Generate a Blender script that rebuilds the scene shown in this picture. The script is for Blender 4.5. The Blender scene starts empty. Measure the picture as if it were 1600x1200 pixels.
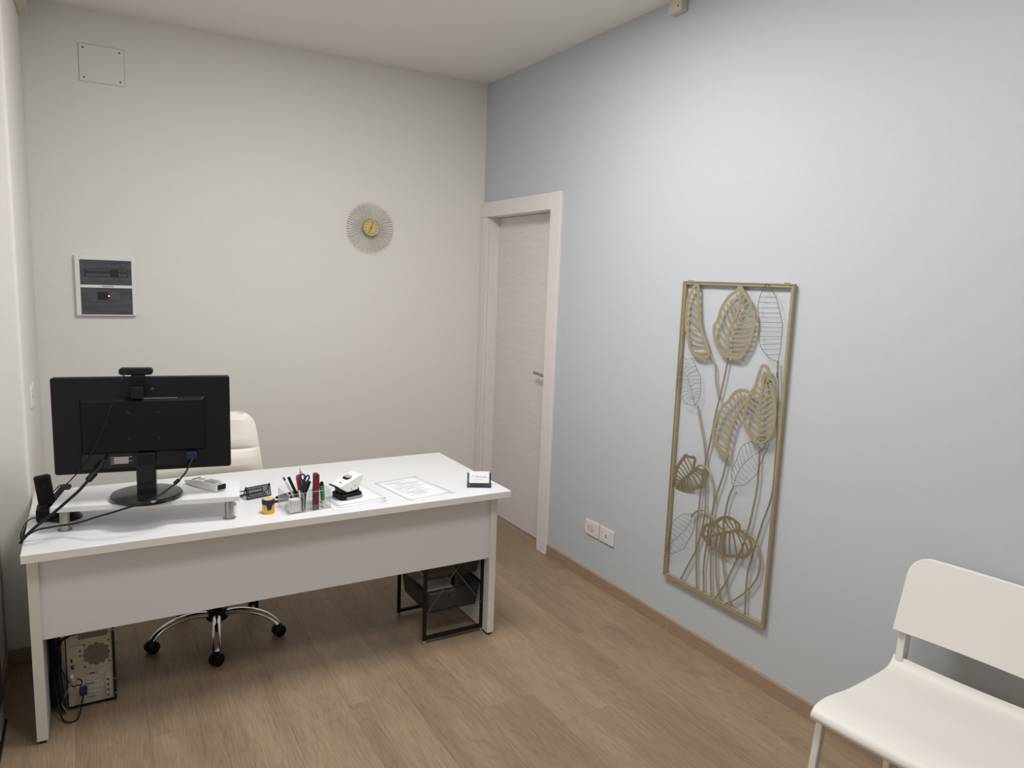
import bpy, bmesh, math, random
from mathutils import Vector, Matrix

C = bpy.context.scene.collection
R_ = math.radians
PI = math.pi

# ------------------------------------------------------------------ camera, light, exposure
F_PX, PITCH, ROLL, YAW, CAM_H = 1129.65, -0.14284, 0.03662, 0.53292, 1.71316
fw = Vector((math.sin(YAW)*math.cos(PITCH), math.cos(YAW)*math.cos(PITCH), math.sin(PITCH)))
r0 = Vector((math.cos(YAW), -math.sin(YAW), 0)); u0 = r0.cross(fw)
rt = r0*math.cos(ROLL)+u0*math.sin(ROLL); up = u0*math.cos(ROLL)-r0*math.sin(ROLL)
cam = bpy.data.cameras.new('camera'); co = bpy.data.objects.new('camera', cam); C.objects.link(co)
cam.sensor_fit = 'HORIZONTAL'; cam.sensor_width = 36; cam.lens = F_PX/1600*36; cam.clip_start = .02
co.matrix_world = Matrix(((rt.x, up.x, -fw.x, 0), (rt.y, up.y, -fw.y, 0), (rt.z, up.z, -fw.z, CAM_H), (0, 0, 0, 1)))
sc = bpy.context.scene; sc.camera = co
sc.view_settings.view_transform = 'Standard'; sc.view_settings.look = 'None'
sc.view_settings.gamma = 1; sc.view_settings.use_curve_mapping = False
sc.view_settings.exposure = 0.14
wd = bpy.data.worlds.new('world'); sc.world = wd; wd.use_nodes = True
wd.node_tree.nodes['Background'].inputs[0].default_value = (.8, .85, .9, 1)
wd.node_tree.nodes['Background'].inputs[1].default_value = .1
RX, BY, HZ = 2.456, 4.645, 3.046          # right wall, back wall, ceiling
def area(name, loc, size, power, col=(1, .985, .965)):
    l = bpy.data.lights.new(name, 'AREA'); l.shape = 'RECTANGLE'; l.size, l.size_y = size; l.energy = power; l.color = col
    o = bpy.data.objects.new(name, l); C.objects.link(o); o.location = loc; return o
area('ceiling_panel_light', (1.08, 2.52, HZ-.012), (.62, .62), 39)
area('ceiling_panel_light', (.95, 1.05, HZ-.012), (.62, .62), 22)

# ------------------------------------------------------------------ materials
def mat(name, col, rough=.5, metal=0, spec=.5, **k):
    m = bpy.data.materials.new(name); m.use_nodes = True
    b = m.node_tree.nodes['Principled BSDF']
    b.inputs['Base Color'].default_value = (*col, 1); b.inputs['Roughness'].default_value = rough
    b.inputs['Metallic'].default_value = metal; b.inputs['Specular IOR Level'].default_value = spec
    for a, v in k.items(): b.inputs[a].default_value = v
    return m
def noise_bump(m, scale, strength, dist=.002, detail=4, colvar=0, stretch=None):
    nt = m.node_tree; b = nt.nodes['Principled BSDF']
    tc = nt.nodes.new('ShaderNodeTexCoord'); n = nt.nodes.new('ShaderNodeTexNoise')
    n.inputs['Scale'].default_value = scale; n.inputs['Detail'].default_value = detail
    src = tc.outputs['Object']
    if stretch:
        mp = nt.nodes.new('ShaderNodeMapping'); mp.inputs['Scale'].default_value = stretch
        nt.links.new(src, mp.inputs['Vector']); src = mp.outputs['Vector']
    nt.links.new(src, n.inputs['Vector'])
    if strength:
        bp = nt.nodes.new('ShaderNodeBump'); bp.inputs['Strength'].default_value = strength; bp.inputs['Distance'].default_value = dist
        nt.links.new(n.outputs['Fac'], bp.inputs['Height']); nt.links.new(bp.outputs['Normal'], b.inputs['Normal'])
    if colvar:
        c = b.inputs['Base Color'].default_value[:]
        r = nt.nodes.new('ShaderNodeValToRGB')
        r.color_ramp.elements[0].position = .3; r.color_ramp.elements[1].position = .7
        r.color_ramp.elements[0].color = tuple(x*(1-colvar) for x in c[:3])+(1,)
        r.color_ramp.elements[1].color = tuple(min(1, x*(1+colvar)) for x in c[:3])+(1,)
        nt.links.new(n.outputs['Fac'], r.inputs['Fac']); nt.links.new(r.outputs['Color'], b.inputs['Base Color'])
    return m
M = {}
M['wall_white'] = noise_bump(mat('wall_white_paint', (.795, .78, .745), .85, spec=.2), 60, .05, .002, 5, .012)
M['wall_blue'] = noise_bump(mat('wall_blue_grey_paint', (.55, .58, .618), .8, spec=.25), 60, .05, .002, 5, .012)
M['ceiling'] = noise_bump(mat('ceiling_paint', (.85, .835, .81), .9, spec=.1), 50, .08, .002, 4, .01)
M['desk'] = noise_bump(mat('white_melamine', (.77, .77, .79), .34, spec=.4), 220, .03, .0005, 2)
M['desk_edge'] = mat('white_edge_band', (.74, .715, .67), .45, spec=.3)
M['door'] = noise_bump(mat('whitewashed_wood', (.74, .70, .70), .5, spec=.3), 9, .25, .001, 8, .05, (1, 1, 14))
M['door_frame'] = noise_bump(mat('whitewashed_frame_wood', (.80, .755, .755), .5, spec=.3), 9, .25, .001, 8, .04, (10, 14, 1))
M['gold'] = noise_bump(mat('brass_painted_metal', (.43, .365, .235), .42, .42, spec=.5), 90, .03, .0005, 2, .05)
M['bronze'] = mat('dark_bronze_wire', (.17, .14, .095), .42, .5)
M['gold_bright'] = mat('brass_clock', (.72, .56, .24), .38, .6)
M['clock_ray'] = mat('champagne_metal', (.50, .455, .37), .4, .65)
M['black'] = mat('black_plastic', (.006, .006, .008), .45, spec=.3)
M['black_gloss'] = mat('black_glossy_plastic', (.008, .008, .01), .16)
M['black_matt'] = noise_bump(mat('black_textured_plastic', (.005, .005, .006), .55, spec=.25), 500, .1, .0005, 2)
M['rubber'] = mat('black_rubber', (.01, .01, .01), .6, spec=.3)
M['steel'] = noise_bump(mat('brushed_steel', (.42, .40, .37), .38, 1), 300, .05, .0003, 2, .05, (1, 1, .1))
M['chrome'] = mat('chrome', (.80, .79, .78), .07, 1)
M['leather'] = noise_bump(mat('cream_leather', (.80, .755, .68), .45, spec=.4), 260, .12, .0006, 3)
M['chair_white'] = noise_bump(mat('white_plastic', (.80, .775, .735), .42, spec=.35), 400, .04, .0004, 2)
M['chair_metal'] = mat('white_powder_coat', (.78, .765, .735), .4)
M['white'] = mat('white_plastic_gloss', (.82, .81, .80), .3)
M['socket'] = mat('white_socket_plastic', (.78, .74, .735), .35)
M['paper'] = noise_bump(mat('paper', (.80, .80, .825), .8, spec=.2), 40, .03, .001, 2)
M['ink'] = mat('grey_ink', (.42, .42, .46), .8)
M['ink_pale'] = mat('pale_grey_ink', (.56, .56, .60), .8)
M['ink_dark'] = mat('dark_ink', (.12, .11, .13), .8)
M['ink_red'] = mat('red_ink', (.42, .06, .12), .8)
M['beige'] = mat('beige_plastic', (.62, .575, .50), .5)
M['dark_gap'] = mat('dark_gap', (.02, .02, .02), .9)
M['smoke'] = noise_bump(mat('smoked_cover', (.088, .086, .104), .2), 6, 0, .001, 2, .25, (1, 1, 9))
M['smoke_dark'] = mat('dark_breaker_plastic', (.018, .018, .022), .35)
M['smoke_grey'] = mat('grey_breaker_plastic', (.085, .082, .092), .4)
M['led'] = mat('red_led', (1, .1, .15), .4, **{'Emission Color': (1, .25, .3, 1), 'Emission Strength': 6})
M['tan_metal'] = noise_bump(mat('galvanised_metal', (.44, .415, .37), .45, .35), 30, .03, .0005, 2, .06)
M['blue_plug'] = mat('blue_plastic', (.008, .01, .075), .4)
M['yellow'] = mat('yellow_plastic_pot', (.80, .47, .012), .22)
M['navy'] = mat('navy_plastic', (.018, .014, .10), .35)
M['yellow_top'] = mat('yellow_plastic', (.72, .52, .08), .35)
M['red_pen'] = mat('red_plastic', (.42, .02, .05), .35)
M['maroon'] = noise_bump(mat('maroon_cover', (.16, .018, .03), .5), 200, .1, .0005, 2)
M['green'] = mat('green_plastic', (.03, .28, .08), .35)
M['teal'] = mat('dark_teal_plastic', (.01, .06, .08), .4)
M['pencil'] = mat('pencil_yellow', (.70, .38, .06), .5)
M['wood_tip'] = mat('pencil_wood', (.72, .52, .30), .7)
M['gray_label'] = mat('grey_label', (.40, .385, .36), .5)
M['grey_cable'] = mat('grey_cable', (.16, .155, .16), .5)
M['hatch_gap'] = mat('hatch_joint', (.42, .40, .36), .8)
M['groove'] = mat('skirting_joint', (.30, .26, .22), .8)

def clear_mat():                      # clear acrylic: mostly see-through with a fresnel shine
    m = bpy.data.materials.new('clear_acrylic'); m.use_nodes = True; nt = m.node_tree; nt.nodes.clear()
    o = nt.nodes.new('ShaderNodeOutputMaterial'); mx = nt.nodes.new('ShaderNodeMixShader')
    t = nt.nodes.new('ShaderNodeBsdfTransparent'); t.inputs[0].default_value = (.975, .98, .98, 1)
    g = nt.nodes.new('ShaderNodeBsdfGlossy'); g.inputs['Roughness'].default_value = .06
    f = nt.nodes.new('ShaderNodeLayerWeight'); f.inputs['Blend'].default_value = .12
    k = nt.nodes.new('ShaderNodeMath'); k.operation = 'MULTIPLY_ADD'; k.inputs[1].default_value = .45; k.inputs[2].default_value = .035
    nt.links.new(f.outputs['Facing'], k.inputs[0]); nt.links.new(k.outputs[0], mx.inputs[0]); nt.links.new(t.outputs[0], mx.inputs[1]); nt.links.new(g.outputs[0], mx.inputs[2])
    nt.links.new(mx.outputs[0], o.inputs[0]); return m
def mesh_mat(name, fac):              # fine wire mesh, holes below a pixel
    m = bpy.data.materials.new(name); m.use_nodes = True; nt = m.node_tree
    b = nt.nodes['Principled BSDF']; b.inputs['Base Color'].default_value = (.014, .014, .016, 1); b.inputs['Roughness'].default_value = .5
    o = nt.nodes['Material Output']; mx = nt.nodes.new('ShaderNodeMixShader'); mx.inputs[0].default_value = fac
    t = nt.nodes.new('ShaderNodeBsdfTransparent')
    nt.links.new(t.outputs[0], mx.inputs[1]); nt.links.new(b.outputs[0], mx.inputs[2]); nt.links.new(mx.outputs[0], o.inputs[0]); return m
M['clear'] = clear_mat(); M['edge_highlight'] = mesh_mat('acrylic_edge_highlight', .45); M['edge_highlight'].node_tree.nodes['Principled BSDF'].inputs['Base Color'].default_value = (.85, .87, .88, 1)  # whitish see-through colour standing in for highlights along the acrylic edges
M['mesh'] = mesh_mat('black_wire_mesh', .72); M['mesh_open'] = mesh_mat('black_open_wire_mesh', .55)

def oak(name, base, per_piece=True, along='y'):
    m = bpy.data.materials.new(name); m.use_nodes = True; nt = m.node_tree; b = nt.nodes['Principled BSDF']; L = nt.links.new
    N = nt.nodes.new
    geo = N('ShaderNodeNewGeometry'); oi = N('ShaderNodeObjectInfo')
    off = N('ShaderNodeVectorMath'); off.operation = 'SCALE'; off.inputs[0].default_value = (37, 53, 11); L(oi.outputs['Random'], off.inputs['Scale'])
    add = N('ShaderNodeVectorMath'); add.operation = 'ADD'; L(geo.outputs['Position'], add.inputs[0]); L(off.outputs[0], add.inputs[1])
    def mapped(s):
        mp = N('ShaderNodeMapping'); mp.inputs['Scale'].default_value = s; L(add.outputs[0], mp.inputs['Vector']); return mp.outputs[0]
    # broad soft bands along the board
    n1 = N('ShaderNodeTexNoise'); n1.inputs['Scale'].default_value = 1; n1.inputs['Detail'].default_value = 3; L(mapped((9, 1.1, 3)), n1.inputs['Vector'])
    # cathedral figure: distorted rings
    n2 = N('ShaderNodeTexNoise'); n2.inputs['Scale'].default_value = 1; n2.inputs['Detail'].default_value = 1.5; L(mapped((7, .85, 1)), n2.inputs['Vector'])
    mul = N('ShaderNodeMath'); mul.operation = 'MULTIPLY'; mul.inputs[1].default_value = 26; L(n2.outputs['Fac'], mul.inputs[0])
    fr = N('ShaderNodeMath'); fr.operation = 'PINGPONG'; fr.inputs[1].default_value = .5; L(mul.outputs[0], fr.inputs[0])
    # fine pores
    n3 = N('ShaderNodeTexNoise'); n3.inputs['Scale'].default_value = 1; n3.inputs['Detail'].default_value = 6; L(mapped((260, 9, 20)), n3.inputs['Vector'])
    def ramp(src, p0, p1, c0, c1):
        r = N('ShaderNodeValToRGB'); e = r.color_ramp.elements; e[0].position, e[1].position = p0, p1; e[0].color = (*c0, 1); e[1].color = (*c1, 1)
        L(src, r.inputs[0]); return r.outputs[0]
    g = lambda v: (v, v, v)
    a = ramp(n1.outputs['Fac'], .32, .68, g(.86), g(1.12)); c = ramp(fr.outputs[0], .0, .16, g(.87), g(1.0)); d = ramp(n3.outputs['Fac'], .38, .60, g(.84), g(1.06))
    tone = ramp(oi.outputs['Random'], 0, 1, g(.93), g(1.06))
    prev = None
    for s in (a, c, d, tone):
        if prev is None: prev = s; continue
        mx = N('ShaderNodeMix'); mx.data_type = 'RGBA'; mx.blend_type = 'MULTIPLY'; mx.inputs[0].default_value = 1
        L(prev, mx.inputs[6]); L(s, mx.inputs[7]); prev = mx.outputs[2]
    mx = N('ShaderNodeMix'); mx.data_type = 'RGBA'; mx.blend_type = 'MULTIPLY'; mx.inputs[0].default_value = 1
    L(prev, mx.inputs[6]); mx.inputs[7].default_value = (*base, 1); L(mx.outputs[2], b.inputs['Base Color'])
    b.inputs['Roughness'].default_value = .48; b.inputs['Specular IOR Level'].default_value = .35
    bp = N('ShaderNodeBump'); bp.inputs['Strength'].default_value = .18; bp.inputs['Distance'].default_value = .001
    L(n3.outputs['Fac'], bp.inputs['Height']); L(bp.outputs[0], b.inputs['Normal'])
    return m
M['oak'] = oak('oak_vinyl', (.305, .220, .143))
M['skirting'] = noise_bump(mat('oak_skirting', (.365, .26, .188), .5, spec=.3), 8, .1, .0005, 6, .1, (20, .8, 20))

# ------------------------------------------------------------------ mesh helpers
class MB:
    def __init__(s): s.v = []; s.f = []; s.sm = []
    def add(s, vs, fs, smooth=False):
        n = len(s.v); s.v += [tuple(v) for v in vs]; s.f += [[i+n for i in f] for f in fs]; s.sm += [smooth]*len(fs); return s
    def box(s, x0, x1, y0, y1, z0, z1, X=None):
        vs = [(x, y, z) for x in (x0, x1) for y in (y0, y1) for z in (z0, z1)]
        if X: vs = [X @ Vector(v) for v in vs]
        return s.add(vs, [(0, 1, 3, 2), (4, 6, 7, 5), (0, 4, 5, 1), (2, 3, 7, 6), (0, 2, 6, 4), (1, 5, 7, 3)])
    def tube(s, pts, r, n=8, closed=False, caps=True):
        pts = [Vector(p) for p in pts]; m = len(pts); vs = []; rr = r if isinstance(r, (list, tuple)) else [r]*m
        t0 = (pts[1]-pts[0]).normalized(); ref = Vector((0, 0, 1)) if abs(t0.z) < .9 else Vector((1, 0, 0))
        nrm = t0.cross(ref).normalized()
        for i, p in enumerate(pts):
            a = pts[(i-1) % m] if (closed or i) else p; b = pts[(i+1) % m] if (closed or i < m-1) else p
            t = (b-a).normalized(); nrm = (nrm-t*nrm.dot(t)).normalized(); bn = t.cross(nrm)
            for k in range(n):
                q = 2*PI*k/n; vs.append(p+(nrm*math.cos(q)+bn*math.sin(q))*rr[i])
        fs = []
        for i in range(m if closed else m-1):
            j = (i+1) % m
            for k in range(n): fs.append((i*n+k, i*n+(k+1) % n, j*n+(k+1) % n, j*n+k))
        if caps and not closed: fs += [tuple(range(n))[::-1], tuple((m-1)*n+k for k in range(n))]
        return s.add(vs, fs, True)
    def lathe(s, prof, n=24, X=None):                 # profile (r, z) round the z axis
        vs = []; fs = []
        for r, z in prof:
            for k in range(n): vs.append(Vector((r*math.cos(2*PI*k/n), r*math.sin(2*PI*k/n), z)))
        for i in range(len(prof)-1):
            for k in range(n): fs.append((i*n+k, i*n+(k+1) % n, (i+1)*n+(k+1) % n, (i+1)*n+k))
        fs += [tuple(range(n))[::-1], tuple((len(prof)-1)*n+k for k in range(n))]
        if X: vs = [X @ v for v in vs]
        return s.add(vs, fs, True)
    def prism(s, poly, h0, h1, X=None, smooth=False):  # polygon (x, y) from z=h0 to h1
        n = len(poly); vs = [Vector((x, y, h)) for h in (h0, h1) for x, y in poly]
        if X: vs = [X @ v for v in vs]
        fs = [tuple(range(n))[::-1], tuple(range(n, 2*n))]; s.add(vs, fs, False)
        b = len(s.v)-2*n; s.f += [[b+i, b+(i+1) % n, b+n+(i+1) % n, b+n+i] for i in range(n)]; s.sm += [smooth]*n
        return s
    def ribbon(s, yz, w, x0, x1, closed=False):       # a flat band in the y-z plane with real thickness
        P = [Vector((a, b)) for a, b in yz]; m = len(P); vs = []
        for i, p in enumerate(P):
            a = P[(i-1) % m] if (closed or i) else p; b = P[(i+1) % m] if (closed or i < m-1) else p
            t = (b-a).normalized(); nn = Vector((-t.y, t.x))*w/2
            for q in (p+nn, p-nn):
                for x in (x0, x1): vs.append((x, q.x, q.y))
        fs = []
        for i in range(m if closed else m-1):
            j = (i+1) % m; A, B = i*4, j*4
            fs += [(A, A+2, B+2, B), (A+1, B+1, B+3, A+3), (A, B, B+1, A+1), (A+2, A+3, B+3, B+2)]
        if not closed: fs += [(0, 1, 3, 2), (4*m-4, 4*m-2, 4*m-1, 4*m-3)]
        return s.add(vs, fs)
    def grid(s, fn, nu, nv, smooth=True):             # fn(u, v) -> point
        vs = [fn(i/nu, j/nv) for j in range(nv+1) for i in range(nu+1)]
        return s.add(vs, [(j*(nu+1)+i, j*(nu+1)+i+1, (j+1)*(nu+1)+i+1, (j+1)*(nu+1)+i) for j in range(nv) for i in range(nu)], smooth)
    def obj(s, name, m, parent=None, bevel=0, seg=2, loc=None, rot=None, sharp=40):
        me = bpy.data.meshes.new(name); me.from_pydata(s.v, [], s.f)
        me.polygons.foreach_set('use_smooth', s.sm)
        me.materials.append(m if not isinstance(m, str) else M[m])
        bm = bmesh.new(); bm.from_mesh(me); bmesh.ops.recalc_face_normals(bm, faces=bm.faces); bm.to_mesh(me); bm.free()
        if any(s.sm): me.set_sharp_from_angle(angle=R_(sharp))
        o = bpy.data.objects.new(name, me); C.objects.link(o)
        if parent: o.parent = parent
        if loc: o.location = loc
        if rot: o.rotation_euler = rot
        if bevel:
            b = o.modifiers.new('bevel', 'BEVEL'); b.width = bevel; b.segments = seg; b.limit_method = 'ANGLE'; b.angle_limit = R_(40)
        return o
def box(name, m, x0, x1, y0, y1, z0, z1, parent=None, bevel=0, seg=2, X=None):
    return MB().box(x0, x1, y0, y1, z0, z1, X).obj(name, m, parent, bevel, seg)
def thing(name, label, cat, loc=(0, 0, 0), rz=0, group=None):
    o = bpy.data.objects.new(name, None); C.objects.link(o); o.location = loc; o.rotation_euler = (0, 0, rz); o.empty_display_size = .05
    return tag(o, label, cat, group)
def tag(o, label, cat, group=None):
    o['label'] = label; o['category'] = cat
    if group: o['group'] = group
    return o
def struct(o): o['kind'] = 'structure'; return o
def sempty(name, loc=(0, 0, 0)):
    o = bpy.data.objects.new(name, None); C.objects.link(o); o.location = loc; o['kind'] = 'structure'; return o
def smooth(pts, n=6, closed=False):                   # Catmull-Rom through the points
    P = [Vector(p) for p in pts]; m = len(P); out = []
    for i in range(m if closed else m-1):
        g = (lambda k: P[k % m]) if closed else (lambda k: P[max(0, min(m-1, k))])
        a, b, c, d = g(i-1), g(i), g(i+1), g(i+2)
        for k in range(n):
            t = k/n; out.append(.5*((2*b)+(c-a)*t+(2*a-5*b+4*c-d)*t*t+(3*b-a-3*c+d)*t**3))
    if not closed: out.append(P[-1])
    return out
def rrect(w, h, r, n=5):
    out = []
    for cx, cy, a0 in ((w/2-r, h/2-r, 0), (-w/2+r, h/2-r, 90), (-w/2+r, -h/2+r, 180), (w/2-r, -h/2+r, 270)):
        for k in range(n+1): a = R_(a0+90*k/n); out.append((cx+r*math.cos(a), cy+r*math.sin(a)))
    return out
def TR(loc=(0, 0, 0), rx=0, ry=0, rz=0): return Matrix.Translation(loc) @ Matrix.Rotation(rz, 4, 'Z') @ Matrix.Rotation(ry, 4, 'Y') @ Matrix.Rotation(rx, 4, 'X')

# ------------------------------------------------------------------ the room
FRONT, LX, PX, PY = -1.6, -.36, -.24, 3.56             # wall behind the camera, left wall, pilaster side, pilaster face
fl = struct(box('floor', 'dark_gap', LX-.1, RX+.2, FRONT-.1, BY+.1, -.12, -.006))
bounds = [RX+.02, 2.25, 2.015, 1.78, 1.545, 1.31, 1.075, .84, .605, .37, .135, -.1, -.335, -.37]
ends = [2.13, 2.70, 2.352, 2.142, 2.357, 1.93, 2.62, 2.2, 1.82, 2.75, 2.3, 1.9, 2.4]
cache = {}
for i in range(len(bounds)-1):
    x1, x0 = bounds[i], bounds[i+1]; y = ends[i]-1.28*4
    while y < BY:
        a, b = max(y, FRONT-.02), min(y+1.28, BY+.02)
        if b-a > .05:
            key = (round(x1-x0, 3), round(b-a, 3))
            if key not in cache:
                w, h = (x1-x0)/2, (b-a)/2; q = .00015
                # top with slightly eased edges
                mb = MB(); e = .0006
                vs = [(-w+q, -h+q, -.006), (w-q, -h+q, -.006), (w-q, h-q, -.006), (-w+q, h-q, -.006)]
                vs += [(-w+q, -h+q, -e), (w-q, -h+q, -e), (w-q, h-q, -e), (-w+q, h-q, -e)]
                vs += [(-w+q+e, -h+q+e, 0), (w-q-e, -h+q+e, 0), (w-q-e, h-q-e, 0), (-w+q+e, h-q-e, 0)]
                fs = [(8, 9, 10, 11), (0, 3, 2, 1)]
                for s_ in (0, 4):
                    for k in range(4): fs.append((s_+k, s_+(k+1) % 4, s_+4+(k+1) % 4, s_+4+k))
                mb.add(vs, fs); o = mb.obj('plank', 'oak', fl); cache[key] = o.data
            else:
                o = bpy.data.objects.new('plank', cache[key]); C.objects.link(o); o.parent = fl
            o.location = ((x0+x1)/2, (a+b)/2, 0)
        y += 1.28
struct(box('ceiling', 'ceiling', LX-.1, RX+.2, FRONT-.1, BY+.1, HZ, HZ+.1))
struct(box('wall_back', 'wall_white', LX-.1, RX+.2, BY, BY+.1, 0, HZ))
struct(box('wall_front', 'wall_white', LX-.1, RX+.2, FRONT-.1, FRONT, 0, HZ))
struct(box('wall_left', 'wall_white', LX-.1, LX, FRONT, BY, 0, HZ))
struct(box('wall_pilaster', 'wall_white', LX, PX, PY, BY, 0, HZ, bevel=.012, seg=3))
D0, D1, DZ = 3.75, 4.555, 2.145                        # door opening
wr = MB(); wr.box(RX, RX+.14, FRONT, D0, 0, HZ); wr.box(RX, RX+.14, D0, D1, DZ, HZ); wr.box(RX, RX+.14, D1, BY, 0, HZ)
struct(wr.obj('wall_right', 'wall_blue'))
bb = sempty('baseboard_right', (RX, 0, 0))
for y0, y1 in ((2.5305, 3.637), (.0, 2.5285), (FRONT, -.002)):
    MB().prism([(-.012, 0), (-.012, .064), (-.009, .069), (0, .069), (0, 0)], 0, y1-y0, TR((0, y1, 0), rx=PI/2)).obj('skirting_board', 'skirting', bb)
box('joint', 'gray_label', -.0122, -.0005, 2.5280, 2.5310, 0, .0675, bb)
struct(box('baseboard_back', 'skirting', PX, RX-.022, BY-.012, BY, 0, .069, bevel=.003))
struct(box('baseboard_left', 'skirting', LX, LX+.012, FRONT, PY, 0, .069, bevel=.003))
struct(box('baseboard_pilaster', 'skirting', LX+.012, PX, PY-.012, PY, 0, .069, bevel=.003))

# door and its frame, in the right wall at the far corner
dr = sempty('door_1', (RX, 0, 0))
leaf = box('door_leaf', 'door', .078, .12, D0+.002, D1-.014, .004, DZ-.006, dr, .002)
box('threshold', 'oak', .0195, .134, D0+.001, D1-.013, -.005, .0008, dr)
box('threshold_gap', 'dark_gap', 0.085, .115, D0+.003, D1-.015, .001, .0035, dr)
box('jamb', 'door_frame', 0, .135, D1-.012, D1+.02, 0, DZ, dr, .001)
box('jamb', 'door_frame', 0, .135, D0-.02, D0, 0, DZ, dr, .001)
box('jamb_head', 'door_frame', 0, .135, D0, D1-.012, DZ-.004, DZ+.02, dr, .001)
box('architrave', 'door_frame', -.022, 0, 3.642, D0-.002, 0, 2.243, dr, .003)
box('architrave', 'door_frame', -.022, 0, D1-.004, BY-.002, 0, DZ-.004, dr, .003)
box('architrave_bead', 'door_frame', -.027, -.021, D1+.028, D1+.05, 0, DZ-.004, dr, .003)
box('architrave_head', 'door_frame', -.022, 0, D0-.001, BY-.002, DZ-.003, 2.243, dr, .003)
h = MB(); h.lathe([(.026, 0), (.026, .006), (.018, .010), (.010, .012), (.010, .045)], 20, TR((.078, 3.812, 1.115), ry=-PI/2))
h.tube(smooth([(.036, 3.812, 1.115), (.032, 3.83, 1.116), (.031, 3.87, 1.119), (.031, 3.91, 1.122), (.032, 3.945, 1.123)], 4), [.009]*5+[.0085]*7+[.0095]*4+[.007], 10)
h.obj('door_handle', 'steel', dr)
MB().lathe([(.022, 0), (.022, .006), (.018, .008)], 20, TR((.078, 3.812, 1.01), ry=-PI/2)).obj('lock_rosette', 'steel', dr)

# small cream boxes by the ceiling
t = thing('sensor_box', 'small cream plastic box high on the blue wall at the ceiling', 'box', (RX, 2.73, 2.972))
box('housing', 'beige', -.042, -.001, -.043, .043, 0, HZ-2.973, t, .003)
MB().lathe([(.0045, 0), (.004, .001)], 10, TR((-.042, -.022, .022), ry=-PI/2)).obj('screw', 'dark_gap', t)
t = thing('cable_trunking', 'cream plastic trunking along the ceiling in the left corner', 'trunking', (PX, 0, 2.932))
box('channel', 'beige', .001, .034, 2.4, 4.56, 0, HZ-2.934, t, .002)
box('cover_strip', 'beige', .0335, .041, 2.4, 4.56, .001, HZ-2.935, t, .002)

# plaster patch with a hole on the pilaster
t = thing('cover_plate', 'small white cover plate with a dark hole on the left pilaster', 'plate', (PX, 4.0, 1.10))
MB().prism(rrect(.20, .10, .012), 0, .006, TR((0, 0, 0), rx=PI/2, rz=PI/2)).obj('plate', 'white', t)
MB().lathe([(.007, 0), (.006, .0005)], 10, TR((.0062, -.04, -.0), ry=PI/2)).obj('hole', 'dark_gap', t)

# inspection hatch, back wall
t = thing('inspection_hatch', 'square off-white inspection hatch with four screws high on the wall', 'hatch', (.1195, BY, 2.771))
box('panel', 'wall_white', -.1055, .1055, -.004, -.0005, -.0945, .0945, t, .001)
g = MB()
for a, b, c, d in ((-.1075, .1075, -.0965, -.0948), (-.1075, .1075, .0948, .0965), (-.1075, -.1058, -.0965, .0965), (.1058, .1075, -.0965, .0965)): g.box(a, b, -.0012, -.0003, c, d)
g.obj('gap', 'hatch_gap', t)
for sx in (-1, 1):
    for sz in (-1, 1): MB().lathe([(.0045, 0), (.004, .001)], 10, TR((sx*.085, -.004, sz*.075), rx=PI/2)).obj('screw', 'dark_gap', t)

# electrical panel, back wall
t = thing('fuse_box', 'white fuse box with two smoked windows on the back wall', 'fuse box', (.095, BY, 1.5995))
W_, H_ = .2915, .331
f = MB(); x0, x1, z0, z1 = -W_/2, W_/2, -H_/2, H_/2
for a, b, c, d in ((x0, x0+.023, z0, z1), (x1-.019, x1, z0, z1), (x0+.023, x1-.019, z1-.026, z1), (x0+.023, x1-.019, z0, z0+.006), (x0+.023, x1-.019, -.012, .004)): f.box(a, b, -.026, -.0005, c, d)
f.obj('frame', 'white', t, .002)
box('latch', 'gray_label', -.02, .035, -.028, -.026, -.006, .0, t)
w1 = box('cover_window', 'smoke', x0+.0225, x1-.0185, -.020, -.003, .004, z1-.026, t)
w2 = box('cover_window', 'smoke', x0+.0225, x1-.0185, -.020, -.003, z0+.006, -.012, t)
box('breaker_slot', 'smoke_dark', -.100, .107, -.0212, -.0199, .047, .092, w1)
for k in range(10):
    if k in (6, 7): continue
    box('breaker', 'smoke_grey', -.094+k*.0198, -.0765+k*.0198, -.0226, -.0212, .050, .089, w1)
for k in range(10):
    z = .060 if k in (6, 7) else .068
    box('switch_toggle', 'smoke_dark', -.0915+k*.0198, -.079+k*.0198, -.0245, -.0226 if k not in (6, 7) else -.0212, z, z+.012, w1)
for k, w in enumerate((.03, .02, .022, .022, .03)):
    xa = -.09+k*.041; box('label_strip', 'smoke_dark', xa, xa+w, -.0204, -.0199, .1, .1015, w1)
box('breaker_block', 'smoke_dark', -.042, .01, -.0222, -.0199, -.078, -.034, w2)
box('breaker_block', 'smoke_grey', .01, .066, -.0222, -.0199, -.078, -.034, w2)
MB().lathe([(.0032, 0), (.0032, .001)], 12, TR((.011, -.0222, -.056), rx=PI/2)).obj('indicator_led', 'led', w2)
for wn, z in ((w1, .07), (w2, -.054)):
    for x in (x0+.033, x1-.03): MB().lathe([(.003, 0), (.003, .001)], 8, TR((x, -.02, z), rx=PI/2)).obj('screw', 'smoke_dark', wn)

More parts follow.
